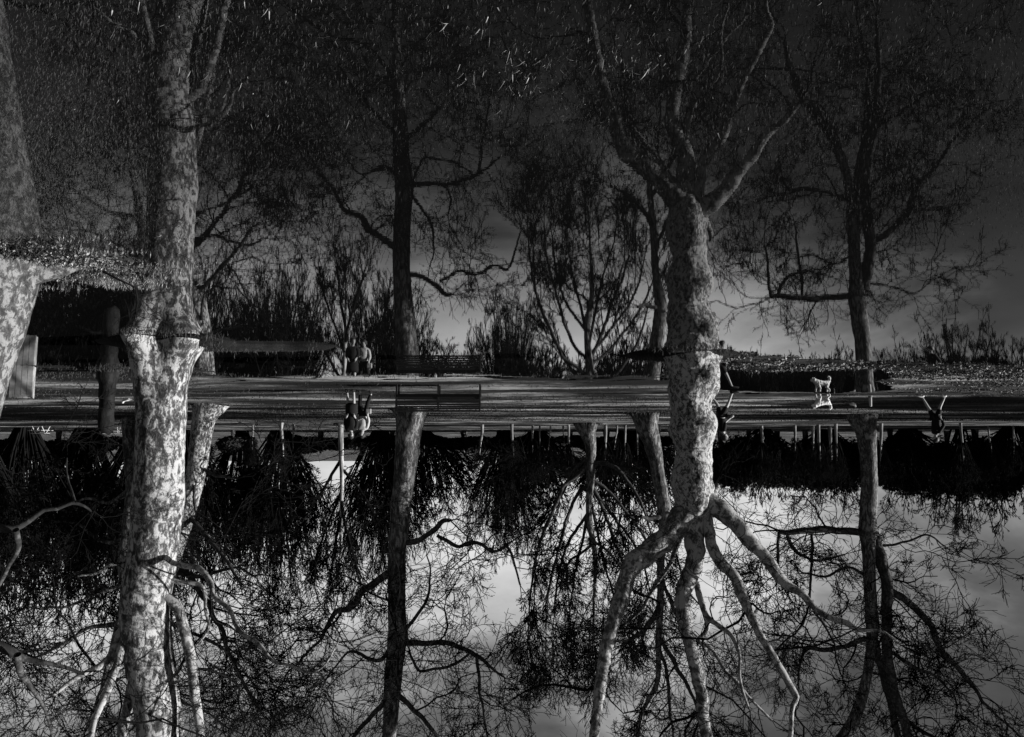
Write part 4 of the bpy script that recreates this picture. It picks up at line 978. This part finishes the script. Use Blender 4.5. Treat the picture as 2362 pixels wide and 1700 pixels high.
# ------------------------------------------------------------------ grass and litter
def blade_mat(name, stops):
    mt, t, b = mat_new(name)
    n = noise_node(t, 40.0, 2, 0.5, geo_vec(t)); big = noise_node(t, 1.1, 3, 0.6, geo_vec(t))
    s = m('ADD', m('MULTIPLY', n, 0.6, tree=t), m('MULTIPLY', big, 0.4, tree=t), tree=t)
    t.links.new(ramp(t, s, stops), b.inputs['Base Color'])
    b.inputs['Roughness'].default_value = 0.85; b.inputs['Specular IOR Level'].default_value = 0.1
    return mt
M_BLADE = blade_mat('grass_blade', [(0.35, 0.022), (0.55, 0.036), (0.66, 0.055), (0.75, 0.10)])
M_LIT_BLADE = blade_mat('lit_blade', [(0.38, 0.06), (0.68, 0.32)])  # paler blade colour, standing in for grass the sun catches
M_LEAF = blade_mat('fallen_leaf', [(0.38, 0.02), (0.5, 0.08), (0.6, 0.3), (0.72, 0.5)])
def blades(name, x, y, z, L, wd, lean, mt, label=None):
    n = len(x)
    a = RNG.uniform(0, 2 * np.pi, n); side = np.stack([np.cos(a), np.sin(a), np.zeros(n)], -1)
    b = a + np.pi / 2 + RNG.normal(0, 0.5, n); ln = np.stack([np.cos(b), np.sin(b), np.zeros(n)], -1)
    p = np.stack([x, y, z], -1); L = L[:, None]; lean = lean[:, None]; wd = wd[:, None]; up = np.array([0, 0, 1.0])
    m1 = p + up * L * 0.5 * np.cos(lean * 0.85) + ln * L * 0.5 * np.sin(lean * 0.85)
    tip = m1 + up * L * 0.5 * np.cos(lean * 1.12) + ln * L * 0.5 * np.sin(lean * 1.12)
    V = np.stack([p - side * wd, p + side * wd, m1 - side * wd * 0.8, m1 + side * wd * 0.8, tip], 1).reshape(-1, 3)
    i = np.arange(n)[:, None] * 5
    me = np_mesh(name, V, i + np.array([[0, 1, 3, 2]]), i + np.array([[2, 3, 4]]), smooth=False)
    o = link_mesh(name, me, mt, None, 'stuff')
    if label: o['label'] = label; o['category'] = 'grass'
    return o
def fine_blades(name, x, y, z, L, wd, lean, mt, label):
    n = len(x); a = RNG.uniform(0, 2 * np.pi, n); side = np.stack([np.cos(a), np.sin(a), np.zeros(n)], -1)
    b = a + np.pi / 2 + RNG.normal(0, 0.8, n); ln = np.stack([np.cos(b), np.sin(b), np.zeros(n)], -1)
    p = np.stack([x, y, z], -1); L = L[:, None]; lean = lean[:, None]; wd = wd[:, None]
    tip = p + np.array([0, 0, 1.0]) * L * np.cos(lean) + ln * L * np.sin(lean)
    V = np.stack([p - side * wd, p + side * wd, tip], 1).reshape(-1, 3)
    me = np_mesh(name, V, None, np.arange(n * 3).reshape(n, 3), smooth=False)
    o = link_mesh(name, me, mt, None, 'stuff'); o['label'] = label; o['category'] = 'grass'
def scatter(n, d0, d1, t0, t1, keep):
    d = np.sqrt(RNG.uniform(d0 ** 2, d1 ** 2, n)); tt = RNG.uniform(t0, t1, n); x = d * tt
    k = RNG.random(n) < keep(x, d)
    return x[k], d[k]
def near_keep(x, d):
    X = Xof(x, d)
    reach = 5.2 - 1.2 * np.exp(-((X - 1000) / 420) ** 2) + 1.6 * sm(700, 150, X) + 0.3 * sm(1800, 2300, X)
    pat = 0.85 + 0.35 * fbm(x, d, 2.0, 5)
    return np.clip(pat * (0.15 + 0.85 * sm(1.0, -1.8, d - reach)) * sm(2.0, 0.2, d - reach), 0, 1)
x, d = scatter(900000, 1.6, 8.5, -0.85, 0.85, near_keep)
x2, d2 = scatter(110000, 2.2, 6.9, 0.48, 0.76, lambda x, d: sm(380, 120, Xof(x, d))); x = np.concatenate([x, x2]); d = np.concatenate([d, d2])
n = len(x)
fine_blades('grass', x, d, np.maximum(H(x, d), 0) - 0.01, 0.008 + 0.028 * RNG.random(n) ** 2, 0.0010 + 0.0020 * RNG.random(n) ** 2, RNG.uniform(0.0, 1.5, n), M_BLADE,
       'drowned lawn grass poking through the near flood water')
def lit_keep(x, d):
    X = Xof(x, d); Y = HOR - FPX * CAMH / d
    c = 2.2 * np.exp(-((X - 1330) / 300) ** 2) * np.exp(-((Y - 90) / 110) ** 2) + 0.7 * np.exp(-((X - 400) / 320) ** 2) * np.exp(-((Y - 90) / 150) ** 2) + 0.03
    return np.clip(c * (0.15 + 1.2 * fbm(x, d, 5.0, 8)) * sm(4.9, 3.9, d), 0, 1)
x, d = scatter(14000, 1.9, 5.5, -0.8, 0.8, lit_keep); n = len(x)
blades('lit_grass', x, d, np.full(n, 0.0), 0.01 + 0.06 * RNG.random(n) ** 2, 0.0007 + 0.0022 * RNG.random(n) ** 2, RNG.uniform(0.3, 1.55, n), M_LIT_BLADE,
       'pale grass stalks coloured as sunlit on the near flood water')
x, d = scatter(45000, 6.0, 8.6, 0.33, 0.72, lambda x, d: np.clip((0.2 + 1.1 * fbm(x, d, 3.0, 8)) * np.exp(-((Xof(x, d) - 215) / 130) ** 2) * sm(6.2, 6.8, d), 0, 1)); n = len(x)
blades('lit_grass', x, d, np.maximum(H(x, d), 0) - 0.005, RNG.uniform(0.02, 0.06, n), RNG.uniform(0.0018, 0.0035, n), RNG.uniform(0.3, 1.4, n), M_LIT_BLADE,
       'sunlit pale grass at the tip of the long root')
# tufts round the near root, the islands and the spit
def bank_keep(x, d):
    h = H(x, d); return np.clip(sm(-0.03, 0.02, h) * 0.9, 0, 1)
x, d = scatter(100000, 4.4, 20.5, -0.78, 0.95, lambda x, d: bank_keep(x, d) * sm(4.9, 7.2, d + 0.5 * fbm(x, d, 1.7, 4)) * np.clip(0.55 + 0.7 * fbm(x, d, 2.2, 9), 0, 1)); n = len(x)
x2, d2 = scatter(60000, 4.4, 8.8, 0.35, 0.85, lambda x, d: bank_keep(x, d) * sm(4.9, 7.4, d + 0.6 * fbm(x, d, 1.7, 4)) * np.clip(0.4 + 0.9 * fbm(x, d, 2.2, 9), 0, 1)); x = np.concatenate([x, x2]); d = np.concatenate([d, d2]); n = len(x)
blades('bank_grass', x, d, np.maximum(H(x, d), 0) - 0.01, RNG.uniform(0.02, 0.11, n), 0.00035 * d + RNG.uniform(0.001, 0.003, n), RNG.uniform(0.3, 1.4, n), M_BLADE,
       'short grass tufts on the little islands and banks in the flood')
def litter(nx, dd, size, name, label):
    n = len(nx); z = np.maximum(H(nx, dd), 0.0) + RNG.uniform(0.0, 0.03, n)
    p = np.stack([nx, dd, z], -1); t = nrm(RNG.normal(size=(n, 3)) * np.array([1, 1, 0.5])); b = nrm(np.cross(t, RNG.normal(size=(n, 3))))
    s = RNG.uniform(0.5, 1.2, (n, 1)) * size
    V = np.stack([p - t * s, p + b * s * 0.6, p + t * s, p - b * s * 0.6], 1).reshape(-1, 3)
    me = np_mesh(name, V, np.arange(n * 4).reshape(n, 4), smooth=False)
    o = link_mesh(name, me, M_LEAF, None, 'stuff'); o['label'] = label; o['category'] = 'leaves'
x, d = scatter(110000, 13.0, 21.0, -0.78, -0.2, lambda x, d: np.clip(sm(-0.02, 0.05, H(x, d)) * sm(1560, 1720, Xof(x, d)) * (0.35 + 0.9 * fbm(x, d, 1.6, 3)), 0, 1))
litter(x, d, 0.04, 'fallen_leaves', 'fallen leaves covering the bright spit beside the big plane')
x, d = scatter(60000, 5.2, 8.2, 0.3, 0.8, lambda x, d: np.clip(sm(-0.02, 0.03, H(x, d)) * (0.5 + 0.5 * fbm(x, d, 2.6, 3)), 0, 1) * 0.5)
litter(x, d, 0.018, 'fallen_leaves', 'leaf crumbs and bright tufts round the nearest root')
x, d = scatter(60000, 18.0, 29.0, -0.8, -0.45, lambda x, d: np.clip(sm(0.0, 0.03, H(x, d)) * (0.2 + 0.9 * fbm(x, d, 1.2, 3)), 0, 1) * 0.6)
litter(x, d, 0.04, 'fallen_leaves', 'thin scatter of leaves on the low ground under the walker with bare legs')
# longer grass standing round the feet of the field trees
fx, fd = [], []
for X, D, r in ((950, 38, 1.1), (1990, 46, 1.3), (1490, 44, 1.2), (478, 34, 1.0), (298, 50, 0.9), (1356, 66, 1.2), (787, 66, 0.6), (380, 12.7, 0.8), (1592, 14.7, 0.8), (247, 18.6, 0.4)):
    c = onground(X, D); k = 420; a = RNG.uniform(0, 2 * np.pi, k); q = r * np.sqrt(RNG.uniform(0.15, 1.3, k))
    fx.append(c.x + q * np.cos(a)); fd.append(c.y + q * np.sin(a))
fx = np.concatenate(fx); fd = np.concatenate(fd); n = len(fx)
blades('rough_grass', fx, fd, np.maximum(H(fx, fd), 0) - 0.02, RNG.uniform(0.06, 0.30, n) * np.clip(fd / 40, 0.5, 1.2), 0.0005 * fd, RNG.uniform(0.1, 1.1, n), M_BLADE,
       'longer grass standing round the feet of the trees')
# dry tussocks giving the far grass its relief
x, d = scatter(60000, 18, 60, -0.8, 0.8, lambda x, d: np.clip(sm(0.0, 0.04, H(x, d)) * (0.35 + 0.9 * fbm(x * 0.12, d, 0.9, 4)), 0, 1)); n = len(x)
blades('tussock_grass', x, d, H(x, d) - 0.01, RNG.uniform(0.04, 0.10, n), 0.0006 * d, RNG.uniform(0.2, 1.0, n), M_BLADE,
       'rough grass of the field beyond the flood water')
